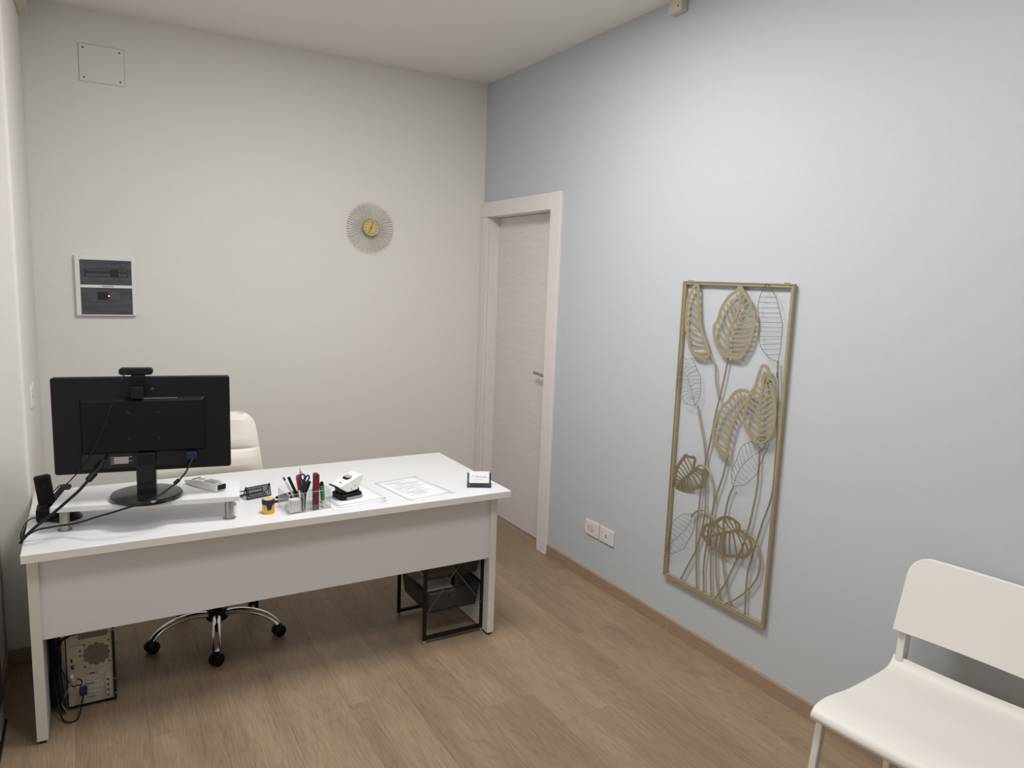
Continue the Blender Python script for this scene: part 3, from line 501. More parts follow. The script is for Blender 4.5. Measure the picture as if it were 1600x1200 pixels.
t = thing('webcam', 'black webcam clipped over the top edge of the monitor', 'webcam', (.155, 3.018, 1.3065), R_(-9.05))
MB().prism(rrect(.114, .026, .011, 6), -.018, .018, TR((-.008, .008, .0175), rx=PI/2)).obj('body', 'black', t, .004, 3)
MB().box(-.024, .022, -.026, .03, -.0005, .004).box(-.022, .020, -.0275, -.0225, -.04, .003).obj('clip', 'black_matt', t, .002)
cl = MB().box(-.022, .019, -.052, -.0275, -.078, -.034).obj('clip_foot', 'black', t, .003)
for k in range(3): box('grip_ridge', 'black_matt', -.02, .017, -.0285, -.0275, -.014-k*.007, -.011-k*.007, t)
MB().lathe([(.009, -.004), (.009, .006)], 16, TR((-.002, 0, .006))).obj('pivot', 'rubber', t)
MB().lathe([(.011, 0), (.010, .004), (.005, .0045)], 20, TR((-.008, .026, .0175), rx=-PI/2)).obj('lens', 'black_gloss', t)

t = thing('barcode_scanner', 'white handheld device with grey label lying on the riser', 'handheld device', (.385, 3.075, ST), R_(-60.5))
poly = [(-.102, .016), (-.098, .006), (-.06, 0), (.092, 0), (.099, .004), (.100, .030), (.093, .033), (-.03, .030), (-.082, .022)]
MB().prism(poly, -.024, .024, TR(rx=PI/2)).obj('body', 'white', t, .003, 2)
MB().box(.0985, .1012, -.019, .019, .008, .0285).obj('scan_window', 'black', t)
MB().box(.015, .075, -.017, .017, .0315, .0335, TR(ry=R_(-.8))).obj('label', 'gray_label', t)
MB().box(-.03, -.008, -.012, .010, .0300, .0313).obj('trigger_button', 'gray_label', t)
MB().box(-.058, -.052, -.019, .019, .0262, .0282).obj('strap_slot', 'black', t)

# ------------------------------------------------------------------ phone at the far left of the desk
t = thing('cordless_phone', 'black phone base with slanted panel beside the left end of the riser', 'phone', (-.155, 3.20, DT))
MB().prism([(-.045, -.045), (.030, -.045), (.036, .03), (.02, .06), (-.045, .05)], 0, .050).obj('cradle', 'black_matt', t, .008, 3)
MB().lathe([(.058, 0), (.058, .006), (.045, .018), (.03, .022)], 32, TR((.048, -.015, 0))).obj('foot_disc', 'black', t)
MB().box(-.017, .017, 0, .16, -.014, .004, TR((.004, -.02, .066), rx=R_(10), rz=R_(-19))).obj('slanted_panel', 'black_matt', t, .004)
MB().box(-.012, .012, 0, .13, -.06, -.014, TR((.004, -.01, .063), rx=R_(6), rz=R_(-19))).obj('panel_support', 'black', t)
t = thing('phone_handset', 'black cordless handset standing upright in the phone base', 'phone', (-.164, 3.205, DT+.056))
X = TR((0, 0, 0), rx=R_(-4), ry=R_(-6), rz=R_(8))
MB().prism([(a, b) for a, b in rrect(.056, .034, .014, 5)], .0, .116, X).obj('body', 'black_matt', t, .009, 4)
MB().box(-.006, .006, -.0185, -.0168, .066, .078, X).obj('emblem', 'rubber', t)

# ------------------------------------------------------------------ cables
def cable(name, label, pts, r, m='rubber', fer=None, n=5):
    t = thing(name, label, 'cable', pts[0]); o = Vector(pts[0])
    P = [p-o for p in smooth(pts, n)]
    MB().tube(P, r, 8).obj('cord', m, t)
    if fer:
        a = (Vector(fer[1])-Vector(fer[0])).normalized(); c = (Vector(fer[0])+Vector(fer[1]))/2-o
        q = a.to_track_quat('Z', 'Y').to_matrix().to_4x4()
        MB().lathe([(fer[2]*.6, -fer[3]), (fer[2], -fer[3]*.8), (fer[2], fer[3]*.8), (fer[2]*.6, fer[3])], 14, Matrix.Translation(c) @ q).obj('ferrite_bead', 'black', t)
    return t
cable('power_cable', 'thick black cable with a bead from the monitor over the left desk edge',
      [(.031, 2.975, 1.005), (.007, 2.95, .975), (-.018, 2.93, .952), (-.049, 2.915, .919), (-.093, 2.905, .881), (-.139, 2.9, .842), (-.178, 2.905, .811), (-.206, 2.915, .783), (-.226, 2.93, .757), (-.2365, 2.96, .735), (-.2375, 3.08, .705), (-.2375, 3.3, .66), (-.2375, 3.48, .42)], .0052,
      fer=((.007, 2.95, .975), (-.03, 2.924, .94), .0115, .021))
cable('video_cable', 'thin black cable from the blue monitor plug drooping before the riser',
      [(.3245, 2.93, 1.0), (.318, 2.92, .985), (.295, 2.9, .95), (.265, 2.89, .919), (.226, 2.875, .895), (.192, 2.86, .879), (.149, 2.85, .863), (.097, 2.85, .853), (.046, 2.86, .838), (-.004, 2.88, .822), (-.044, 2.915, .801), (-.08, 2.94, .788), (-.115, 2.95, .784), (-.154, 2.95, .782), (-.182, 2.95, .779), (-.210, 2.95, .766), (-.2275, 2.953, .750), (-.236, 2.975, .736), (-.2375, 3.09, .72), (-.2375, 3.3, .68), (-.2375, 3.49, .44)], .0034,
      fer=((.274, 2.893, .928), (.252, 2.886, .912), .0075, .012))
cable('webcam_cable', 'thin black cord of the webcam hanging down behind the monitor', [(.112, 2.985, 1.326), (.105, 2.976, 1.316), (.095, 2.966, 1.298), (.07, 2.965, 1.235), (.036, 2.962, 1.136), (.002, 2.963, 1.056), (-.036, 2.98, .989), (-.063, 3.05, .94), (-.104, 3.17, .870), (-.122, 3.26, .85), (-.16, 3.34, .79), (-.19, 3.37, .745)], .0024)
cable('phone_cable', 'thin black looped cord from the phone base to the desk edge', [(-.19, 3.165, .755), (-.205, 3.10, .778), (-.217, 3.05, .785), (-.226, 3., .784), (-.2335, 2.97, .77), (-.2365, 2.975, .748), (-.237, 3.02, .732), (-.237, 3.10, .73), (-.237, 3.3, .70)], .0022)

# ------------------------------------------------------------------ small things on the desk
def bars(mb, pts, r, closed=False): mb.tube(pts, r, 6, closed)
def card_holder(loc, rz, label):
    t = thing('card_holder', label, 'card holder', loc, rz, 'wire mesh card holders'); L_ = .108/2
    # triangle in profile: rear legs, tall sloped back plate, low curled front lip; length along x, front towards -y
    for x in (-L_, L_):
        MB().tube(smooth([(x, -.040, .020), (x, -.044, .010), (x, -.038, .0028), (x, -.020, .0028), (x, .0, .018), (x, .020, .050), (x, .024, .049), (x, .034, .0035)], 4), .0026, 6).obj('side_wire', 'black', t)
    fr = MB(); fr.tube([(-L_, -.040, .020), (L_, -.040, .020)], .0026, 6); fr.tube([(-L_, .022, .0505), (L_, .022, .0505)], .0024, 6)
    fr.tube([(-L_, -.040, .0035), (L_, -.040, .0035)], .0026, 6); fr.tube([(-L_, .034, .0035), (L_, .034, .0035)], .0026, 6)
    fr.tube(smooth([(-.046, .025, .046), (-.046, .0295, .020), (-.036, .031, .013), (.036, .031, .013), (.046, .0295, .020), (.046, .025, .046)], 4), .0022, 6); fr.obj('rail', 'black', t)
    MB().add([(-L_, -.018, .004), (L_, -.018, .004), (L_, .021, .050), (-L_, .021, .050)], [(0, 1, 2, 3)]).obj('back_mesh', 'mesh_open', t)
    MB().add([(-L_, -.040, .0035), (L_, -.040, .0035), (L_, -.018, .0035), (-L_, -.018, .0035)], [(0, 1, 2, 3)]).obj('floor_mesh', 'mesh_open', t)
    MB().add([(-L_, .034, .004), (L_, .034, .004), (L_, .024, .049), (-L_, .024, .049)], [(0, 1, 2, 3)]).obj('rear_mesh', 'mesh_open', t)
    return t
card_holder((.60, 3.185, DT), R_(196), 'small empty black mesh card holder behind the yellow sharpener')
CH = (1.578, 2.95); CR = R_(-27)
card_holder((*CH, DT), CR, 'small black mesh card holder full of white cards at the desk corner')
t = thing('business_card', 'white business card with grey and red printing in the corner card holder', 'card', (*CH, DT+.0065), CR)
X = TR((0, -.012, 0), rx=R_(-30))
cb = MB().box(-.047, .047, -.012, -.001, 0, .062, X).obj('card_stack', 'paper', t)
k = 0
def letters(name, m, x0, n, w, z, hh, seed):
    rr = random.Random(seed); mb = MB()
    for i in range(n):
        x = x0+i*w; q = rr.random(); a = w*.2
        mb.box(x, x+a, -.0125, -.0119, z, z+hh, X)
        if q > .3: mb.box(x, x+w*.72, -.0125, -.0119, z+hh-.0008, z+hh, X)
        if q < .7: mb.box(x, x+w*.72, -.0125, -.0119, z, z+.0008, X)
        if q > .5: mb.box(x+w*.55, x+w*.72, -.0125, -.0119, z, z+hh, X)
    mb.obj(name, m, cb)
letters('grey_printing', 'ink', -.040, 5, .0052, .0335, .0058, 1)
letters('red_printing', 'ink_red', -.014, 5, .0052, .0325, .0058, 2)
letters('dark_printing', 'ink_dark', .013, 4, .0062, .0315, .0058, 3)
letters('small_printing', 'ink', -.026, 14, .0032, .020, .002, 4)

# sheets of paper
def sheet(loc, rz, label, rows, seed, w=.222, h=.313, grp='printed sheets on the desk', name='paper_sheet'):
    t = thing(name, label, 'paper', loc, rz, grp)
    pg = MB().grid(lambda u, v: ((u-.5)*w, (v-.5)*h, .0002+.002*max(0, abs(v-.5)-.42)*12*(u-.3)**2), 6, 10).obj('page', 'paper', t)
    md = pg.modifiers.new('solid', 'SOLIDIFY'); md.thickness = .0006; md.offset = 1
    rr = random.Random(seed); mb = MB(); y = h/2-.03
    for r in range(rows):
        y -= rr.choice((.0085, .0085, .013)); x = -w/2+.022+rr.random()*.012; xe = w/2-.025-rr.random()*.09
        if y < -h/2+.03: break
        while x < xe:
            l = .006+rr.random()*.02
            if rr.random() > .14: mb.box(x, min(x+l, xe), y, y+.0022, .0008, .0010)
            x += l+.003
    if mb.v: mb.obj('printed_text', 'ink_pale', pg)['kind'] = 'stuff'
    return t
sheet((.958, 3.028, DT+.0002), R_(3), 'bottom white sheet of the paper pile under the hole punch', 0, 1, .240, .320, 'papers under the hole punch')
sheet((.972, 3.045, DT+.0022), R_(5.5), 'middle white sheet of the paper pile under the hole punch', 0, 2, .222, .318, 'papers under the hole punch')
sheet((.975, 3.062, DT+.0044), R_(7.5), 'topmost white sheet under the hole punch', 9, 3, .222, .30, 'papers under the hole punch')
sheet((1.280, 3.020, DT+.0002), R_(12), 'white sheet lying under the printed form right of the hole punch', 0, 4, .222, .318)
sheet((1.272, 3.034, DT+.0024), R_(9.5), 'printed white form with handwriting lying right of the hole punch', 24, 7)

# hole punch
t = thing('hole_punch', 'white and black desk hole punch standing on the paper pile', 'hole punch', (.952, 3.005, DT+.0068), R_(14))
MB().prism(rrect(.108, .092, .018), 0, .024, TR()).obj('base', 'black_matt', t, .006, 3)
MB().box(-.03, .05, -.0475, -.044, .0015, .011).obj('metal_plate', 'steel', t)
MB().box(-.045, .045, -.03, .03, .023, .045).obj('punch_block', 'black', t, .005)
# lever: a slanted white shell, low in front-left and high at the rear right
prof = [(-.066, .060), (-.058, .054), (-.020, .030), (.030, .036), (.038, .046), (.060, .092), (.054, .099), (.042, .101), (-.030, .074)]
lv = MB().prism(prof, -.040, .040, TR(rx=PI/2)).obj('lever', 'white', t, .006, 3)
MB().prism([(-.070, .058), (-.060, .051), (-.021, .0275), (-.016, .031), (-.064, .062)], -.036, .036, TR(rx=PI/2)).obj('lever_underside', 'black', lv)
hx = MB().prism(rrect(.030, .046, .012), -.001, .001, TR((.0, 0, .0868), ry=R_(-21))).obj('grip_recess', 'black', lv)
MB().prism([(a, b) for a, b in rrect(.020, .044, .010)], -.001, .001, TR((.006, .001, .0905), ry=R_(-21))).obj('recess_floor', 'gray_label', lv)
for x, z in ((-.004, .046), (.016, .056)): MB().lathe([(.0025, 0), (.002, .001)], 8, TR((x, -.0402, z), rx=PI/2)).obj('rivet', 'ink_dark', lv)
box('emblem', 'gray_label', -.004, .004, -.009, .007, -.0005, .0005, lv, X=TR((-.038, -.008, .072), ry=R_(-22)))

# sharpener
t = thing('pencil_sharpener', 'yellow pencil sharpener pot with dark blue lid in front of the card holder', 'sharpener', (.603, 2.936, DT))
MB().lathe([(.0225, 0), (.0245, .003), (.0245, .040), (.0235, .041)], 32).obj('pot', 'yellow', t)
lid = MB().lathe([(.0252, .039), (.0255, .041), (.0255, .056), (.0245, .058)], 32).obj('lid', 'navy', t)
MB().prism([(.0215*math.cos(a*PI/3), .0215*math.sin(a*PI/3)) for a in range(6)], .0575, .0592).obj('lid_top', 'yellow_top', lid)
MB().prism([(-.013, .042), (.011, .042), (.006, .018), (-.008, .018)], -.003, .003, TR((0, -.0225, 0), rx=PI/2)).obj('blade_block', 'smoke_dark', t)

# clear acrylic organiser
OGL, OGR = Vector((.752, 2.944, DT)), R_(6.5)
t = thing('desk_organizer', 'clear acrylic desk organizer full of pens', 'organizer', OGL, OGR)
w, d, h_, th = .176, .128, .082, .003
MB().box(-w/2, w/2, -d/2, d/2, .0005, .0035).obj('bottom', 'clear', t)
for a, b, c, e, hh in ((-w/2, w/2, -d/2, -d/2+th, h_), (-w/2, w/2, d/2-th, d/2, h_+.006), (-w/2, -w/2+th, -d/2+th, d/2-th, h_), (w/2-th, w/2, -d/2+th, d/2-th, h_+.006)):
    MB().box(a, b, c, e, .0036, hh).obj('wall', 'clear', t)
eg = MB(); q = .0007
for a, b, c, e, hh in ((-w/2, w/2, -d/2, -d/2+th, h_), (-w/2, w/2, d/2-th, d/2, h_+.006), (-w/2, -w/2+th, -d/2+th, d/2-th, h_), (w/2-th, w/2, -d/2+th, d/2-th, h_+.006)): eg.box(a, b, c, e, hh, hh+.0012)
for a in (-w/2-q, w/2-th+q):
    for c in (-d/2-q, d/2-th+q): eg.box(a, a+th, c, c+th, .001, h_)
for a in (-.030, .036): eg.box(a, a+th, -d/2-q, -d/2, .001, h_)
eg.box(-w/2, w/2, -d/2-q, -d/2, .0005, .0035); eg.obj('painted_edge_highlights', 'edge_highlight', t)  # pale strips paint bright highlights onto rims and corners
for x in (-.030, .036): MB().box(x, x+th, -d/2+th+.0002, d/2-th-.0002, .0036, h_-.004).obj('divider', 'clear', t)
MB().box(-w/2+th+.0002, -.0302, .0, th, .0036, .06).obj('divider', 'clear', t)
def og(x, y, z): v = Matrix.Rotation(OGR, 3, 'Z') @ Vector((x, y, z)); return OGL+v
t = thing('note_block', 'block of pale notes in the left front box of the organizer', 'notes', og(-.058, -.036, .004), OGR)
for k in range(3): box('note_stack', ['socket', 'paper', 'leather'][k], -.022+.002*k, .022, -.018, .018, .0002+k*.017, .017+k*.017, t)
def pen(name, label, cat, a, b, r, parts):
    """a slim body from foot a to tip b (organizer coordinates); parts = (name, material, f0, f1, radius factors)"""
    A, B = og(*a), og(*b); t = thing(name, label, cat, A, 0, 'writing tools in the organizer'); dv = B-A; ln = dv.length
    X = dv.to_track_quat('Z', 'Y').to_matrix().to_4x4()
    for nm, m, f0, f1, k0, k1 in parts: MB().lathe([(r*k0*.9, f0*ln), (r*k0, f0*ln+.0008), (r*k1, f1*ln-.0008), (r*k1*.85, f1*ln)], 12, X).obj(nm, m, t)
    return t
pen('ballpoint_pen', 'white pen with a black end, leaning farthest left in the organizer', 'pen', (-.018, .03, .005), (-.079, .028, .134), .0042, [('barrel', 'white', 0, .9, 1, 1), ('end_cap', 'ink_dark', .9, 1, 1.1, 1.1)])
pen('marker_pen', 'thick black pen leaning left beside the white pen', 'pen', (-.006, .02, .005), (-.060, .022, .134), .0062, [('barrel', 'gray_label', 0, .3, .8, .9), ('cap', 'black', .3, 1, 1, 1)])
pen('ballpoint_pen', 'pen with a red cap in the middle of the organizer', 'pen', (-.020, -.02, .005), (-.034, .0, .145), .0048, [('barrel', 'white', 0, .55, .8, .8), ('cap', 'red_pen', .55, .93, 1.1, 1.1), ('cap_tip', 'red_pen', .93, 1, .9, .5)])
pen('ballpoint_pen', 'pen with a dark teal cap next to the red capped pen', 'pen', (-.012, -.03, .005), (-.023, .01, .144), .0045, [('barrel', 'blue_plug', 0, .55, .9, .9), ('cap', 'teal', .55, 1, 1.1, .9)])
pen('pencil', 'sharpened yellow pencil with its tip up, tallest in the organizer', 'pencil', (.008, .03, .005), (-.017, .01, .172), .0038, [('shaft', 'pencil', 0, .86, 1, 1), ('wood_cone', 'wood_tip', .86, .98, .95, .3), ('lead', 'ink_dark', .98, 1, .3, .1)])
pen('ballpoint_pen', 'slim black pen directly right of the pencil', 'pen', (.0, .04, .005), (-.010, .02, .150), .0042, [('barrel', 'ink_dark', 0, .7, .9, .9), ('cap', 'black', .7, 1, 1.1, 1)])
pen('ballpoint_pen', 'blue pen leaning with its foot at the front of the organizer', 'pen', (-.022, -.05, .005), (.006, .0, .105), .0045, [('barrel', 'blue_plug', 0, .8, 1, 1), ('cap', 'navy', .8, 1, 1.1, 1)])
pen('marker_pen', 'fat black marker leaning right against the maroon stapler', 'pen', (-.020, -.02, .040), (.006, -.035, .122), .0085, [('barrel', 'black', 0, .45, .95, 1), ('cap', 'black_gloss', .45, 1, 1.05, 1)])
pen('highlighter', 'green highlighter with a black end right of the maroon stapler', 'highlighter', (.066, -.035, .005), (.066, -.02, .108), .0095, [('tip', 'white', 0, .25, .5, .8), ('barrel', 'green', .25, .84, .9, 1), ('cap', 'black', .84, 1, .8, .7)])
pen('marker_pen', 'clear marker with a black cap at the right end of the organizer', 'pen', (.078, .02, .005), (.080, .03, .086), .0065, [('barrel', 'clear', 0, .75, 1, 1), ('cap', 'black', .75, 1, .9, .8)])
t = thing('scissors', 'scissors with blue handles among the pens', 'scissors', og(-.012, -.01, .006), OGR)
MB().tube(smooth([(.0, 0, .115), (-.009, 0, .13), (-.004, 0, .142), (.006, 0, .138), (.008, 0, .124)], 4, True), .0035, 6, True).obj('handle', 'blue_plug', t)
MB().tube(smooth([(.008, .004, .105), (.016, .004, .128), (.026, .004, .132), (.029, .004, .12), (.018, .004, .107)], 4, True), .0035, 6, True).obj('handle', 'blue_plug', t)
MB().box(-.005, .005, -.001, .001, 0, .116).obj('blade', 'steel', t); MB().box(-.004, .005, .002, .004, 0, .108, TR(ry=R_(5))).obj('blade', 'steel', t)
t = thing('stapler', 'maroon stapler standing on end in the organizer', 'stapler', og(.030, -.046, .0042), OGR)
MB().prism([(-.012, 0), (.012, 0), (.0135, .03), (.013, .145), (.006, .152), (-.011, .150), (-.013, .03)], -.008, .010, TR(rx=PI/2)).obj('body', 'maroon', t, .003)
MB().box(-.010, .004, -.004, .004, .151, .154).obj('metal_end', 'steel', t)
MB().box(-.006, .006, .0105, .015, .02, .14).obj('magazine', 'steel', t)
t = thing('grey_remote', 'slim dark grey stick behind the maroon stapler', 'stick', og(.050, .02, .0042), OGR)
MB().box(-.006, .006, -.004, .004, 0, .112).obj('body', 'smoke_grey', t, .002); MB().box(-.005, .005, -.003, .003, .1121, .119).obj('tip', 'gray_label', t)
t = thing('stapler', 'small black stapler lying behind the organizer', 'stapler', (.715, 3.075, DT), R_(8))
MB().prism([(-.062, 0), (-.062, .004), (.05, .008), (.055, 0)], -.013, .013, TR(rx=PI/2)).obj('base', 'black', t, .001)
MB().prism([(-.056, .016), (-.050, .022), (.02, .034), (.052, .030), (.056, .008), (.04, .008)], -.011, .011, TR(rx=PI/2)).obj('arm', 'black_matt', t, .002)

# ------------------------------------------------------------------ office chair
t = thing('office_chair', 'cream leather swivel chair with chrome base behind the desk', 'chair', (.47, 3.455, 0), 0)
BR = .285
for k in range(5):
    a = R_(-27+72*k); ca, sa = math.cos(a), math.sin(a); X = Matrix.Rotation(a, 4, 'Z')
    # chrome arm: flattened tube arching out and down to the caster
    prof = smooth([(.035, .112), (.10, .124), (.17, .121), (.225, .104), (.262, .080), (.282, .058)], 5)
    vs = []; fs = []; n = 10; m_ = len(prof)
    for i, p in enumerate(prof):
        q = prof[min(i+1, m_-1)]-prof[max(i-1, 0)]; q = Vector((q[0], q[1])).normalized(); nx, nz = -q.y, q.x
        f = i/(m_-1); wv = .021-.004*f; tv = .0155-.003*f
        for j in range(n):
            b = 2*PI*j/n; vs.append(X @ Vector((p[0]+nx*math.sin(b)*tv, math.cos(b)*wv, p[1]+nz*math.sin(b)*tv)))
    for i in range(m_-1):
        for j in range(n): fs.append((i*n+j, i*n+(j+1) % n, (i+1)*n+(j+1) % n, (i+1)*n+j))
    fs += [tuple(range(n)), tuple((m_-1)*n+j for j in range(n))]
    MB().add(vs, fs, True).obj('base_arm', 'chrome', t)
    cs = MB(); yaw = R_([20, 75, 5, 25, 40][k]); Y = TR((BR*ca, BR*sa, .0275), rz=yaw)
    for sgn in (-1, 1): cs.lathe([(.020, -.008), (.0268, -.006), (.0272, .006), (.022, .009)], 22, Y @ TR((0, sgn*.0145, 0), rx=PI/2))
    c_ = cs.obj('caster', 'black', t)
    MB().lathe([(.006, -.026), (.006, .026)], 8, Y @ TR(rx=PI/2)).obj('axle', 'black_gloss', c_)
    MB().prism([(.020*math.cos(R_(g)), .020*math.sin(R_(g))+.012) for g in range(0, 181, 20)], -.0055, .0055, Y @ TR(rx=PI/2)).obj('caster_hood', 'black', c_)
MB().lathe([(.045, .085), (.050, .092), (.050, .118), (.042, .135), (.028, .14)], 28).obj('hub', 'black', t)
MB().lathe([(.026, .14), (.026, .26), (.016, .262), (.016, .40)], 20).obj('gas_column', 'black', t)
MB().box(-.11, .11, -.10, .13, .40, .44).obj('mechanism', 'black', t, .01)
def cushion(u, v):
    x = (u-.5)*2; y = (v-.5)*2; e = (1-abs(x)**4)*(1-abs(y)**4)
    return ((x*.255*(1-.04*y*y)), y*.24-.02, .52+.035*max(0, e)**.6)
st = MB().grid(cushion, 20, 20); st.grid(lambda u, v: ((u-.5)*.51*(1-.04*(2*v-1)**2), (v-.5)*.48-.02, .445), 20, 20)
def rim(mb, fa, fb, n):
    loop = [(i/n, 0) for i in range(n)]+[(1, i/n) for i in range(n)]+[(1-i/n, 1) for i in range(n)]+[(0, 1-i/n) for i in range(n)]
    vs = [fa(*p) for p in loop]+[fb(*p) for p in loop]; k = len(loop)
    mb.add(vs, [(i, (i+1) % k, k+(i+1) % k, k+i) for i in range(k)], True)
rim(st, cushion, lambda u, v: ((u-.5)*.51*(1-.04*(2*v-1)**2), (v-.5)*.48-.02, .445), 20)
st.obj('seat', 'leather', t)
SEAMS = [.515, .60, .705, .832]; ZB, ZT = .50, 1.008
def back(u, v, off=0):
    x = (u-.5)*2; z = ZB+(ZT-ZB)*v; hw = .278-.045*max(0, (z-.60)/.4)**1.2
    rc = .07
    if z > ZT-rc: q = (z-(ZT-rc))/rc; hw -= rc*(1-math.sqrt(max(0, 1-q*q)))*.9
    y = .27+.07*(v-.1)+.035*x*x*-1
    g = min(abs(z-s) for s in SEAMS[1:]); puff = .022*min(1, (g/.045))**.5*(1-abs(x)**6)
    groove = .006 if g < .004 else 0
    edge = (1-abs(x)**10)*min(1, (1-v)/.05)
    return (x*hw, y-(.03+puff-groove)*max(.12, edge) if off == 0 else y+off, z)
bk = MB(); zs = []
NV = 72
bk.grid(lambda u, v: back(u, v), 22, NV); bk.grid(lambda u, v: back(u, v, .028), 22, NV); rim(bk, lambda u, v: back(u, v), lambda u, v: back(u, v, .028), 22) if False else None
n1, n2 = 22, NV
loop = [(i/n1, 0) for i in range(n1)]+[(1, i/n2) for i in range(n2)]+[(1-i/n1, 1) for i in range(n1)]+[(0, 1-i/n2) for i in range(n2)]
kk = len(loop); bk.add([back(*p) for p in loop]+[back(p[0], p[1], .028) for p in loop], [(i, (i+1) % kk, kk+(i+1) % kk, kk+i) for i in range(kk)], True)
bo = bk.obj('backrest', 'leather', t, sharp=60)
for s_ in SEAMS[1:]:
    v = (s_-ZB)/(ZT-ZB); MB().tube([Vector(back(u/24, v))+Vector((0, -.0015, 0)) for u in range(1, 24)], .0028, 6).obj('seam_piping', 'leather', bo)
MB().tube(smooth([(0, .10, .425), (0, .24, .41), (0, .315, .46), (0, .32, .60)], 5), .018, 10).obj('back_bracket', 'chrome', t)

# ------------------------------------------------------------------ white visitor chair
t = thing('visitor_chair', 'white plastic chair with metal legs against the blue wall', 'chair', (2.10, 1.044, 0), R_(-82.5))
W2 = .236
sp = smooth([(-.260, .452), (-.264, .466), (-.255, .481), (-.230, .493), (-.17, .495), (-.05, .480), (.08, .475), (.165, .475), (.205, .482), (.226, .499), (.233, .513)], 5)
def seatpt(u, i, dz=0):
    p = sp[i]; a = sp[max(0, i-1)]; b = sp[min(len(sp)-1, i+1)]; tn = Vector((b[0]-a[0], b[1]-a[1])).normalized(); x = (u-.5)*2
    wd = W2*(1.0+.02*(-p[0]/.24)); dish = -.006*(1-x*x)
    return (x*wd, p[0]+tn.y*dz, p[1]-tn.x*dz+dish)
ms = len(sp); sb = MB(); nu = 12; vs = []
for dz in (0, .011):
    for i in range(ms):
        for u in range(nu+1): vs.append(seatpt(u/nu, i, dz))
off = ms*(nu+1); fs = []
for L_ in (0, off):
    for i in range(ms-1):
        for u in range(nu): a = L_+i*(nu+1)+u; fs.append((a, a+1, a+nu+2, a+nu+1))
for i in range(ms-1):
    for u in (0, nu): a = i*(nu+1)+u; fs.append((a, a+nu+1, off+a+nu+1, off+a))
for i in (0, ms-1):
    for u in range(nu): a = i*(nu+1)+u; fs.append((a, a+1, off+a+1, off+a))
sb.add(vs, fs, True); sb.obj('seat', 'chair_white', t, .0025, 2)
# backrest: slightly bowed panel with large upper corners
out = []
hb, rb_ = .250, .062
pl = [(-W2, 0), (W2, 0)]+[(W2-rb_+rb_*math.cos(R_(a)), hb-rb_+rb_*math.sin(R_(a))) for a in range(0, 91, 9)]+[(-W2+rb_+rb_*math.cos(R_(a)), hb-rb_+rb_*math.sin(R_(a))) for a in range(90, 181, 9)]
nrow = 14; front = []; bm_ = MB(); rows = []
for j in range(nrow+1):
    z = hb*j/nrow if j < nrow else hb
    z = hb*(1-(1-j/nrow)**1.6)
    hwid = W2 if z <= hb-rb_ else W2-rb_+math.sqrt(max(0, rb_*rb_-(z-(hb-rb_))**2))
    rows.append((z, hwid))
vs = []; nu = 14
for dy in (0, .013):
    for z, hwid in rows:
        for u in range(nu+1):
            x = (u/nu-.5)*2*hwid; vs.append((x, W2*.897+z*.34+.012*(1-(x/W2)**2)+dy, .604+z*.975))
off = (nrow+1)*(nu+1); fs = []
for L_ in (0, off):
    for i in range(nrow):
        for u in range(nu): a = L_+i*(nu+1)+u; fs.append((a, a+1, a+nu+2, a+nu+1))
for i in range(nrow):
    for u in (0, nu): a = i*(nu+1)+u; fs.append((a, a+nu+1, off+a+nu+1, off+a))
for i in (0, nrow):
    for u in range(nu): a = i*(nu+1)+u; fs.append((a, a+1, off+a+1, off+a))
MB().add(vs, fs, True).obj('backrest', 'chair_white', t, .003, 2)
def bar(p, q, w, d, name):
    p, q = Vector(p), Vector(q); dv = q-p; X = Matrix.Translation(p) @ dv.to_track_quat('Z', 'X').to_matrix().to_4x4()
    ln = dv.length; vs = []
    xs = Vector((1, 0, 0)); zz = dv.normalized(); ys = zz.cross(xs).normalized(); xs = ys.cross(zz)
    for P in (p, q):
        for a, b in ((-1, -1), (1, -1), (1, 1), (-1, 1)): vs.append(P+xs*a*w/2+ys*b*d/2)
    return MB().add(vs, [(0, 3, 2, 1), (4, 5, 6, 7), (0, 1, 5, 4), (1, 2, 6, 5), (2, 3, 7, 6), (3, 0, 4, 7)]).obj(name, 'chair_metal', t, .003)
for s_ in (-1, 1):
    bar((s_*.226, -.217, .462), (s_*.236, -.262, 0), .022, .026, 'leg')
    bar((s_*.212, .236, .47), (s_*.232, .295, 0), .022, .026, 'leg')
    bar((s_*.212, .242, .43), (s_*.212, .262, .645), .024, .046, 'back_upright')
    bar((s_*.214, -.21, .452), (s_*.214, .232, .448), .020, .020, 'side_rail')
bar((-.2, .20, .452), (.2, .20, .452), .018, .018, 'cross_rail') if False else MB().box(-.203, .203, .17, .19, .443, .461).obj('cross_rail', 'chair_metal', t, .003)

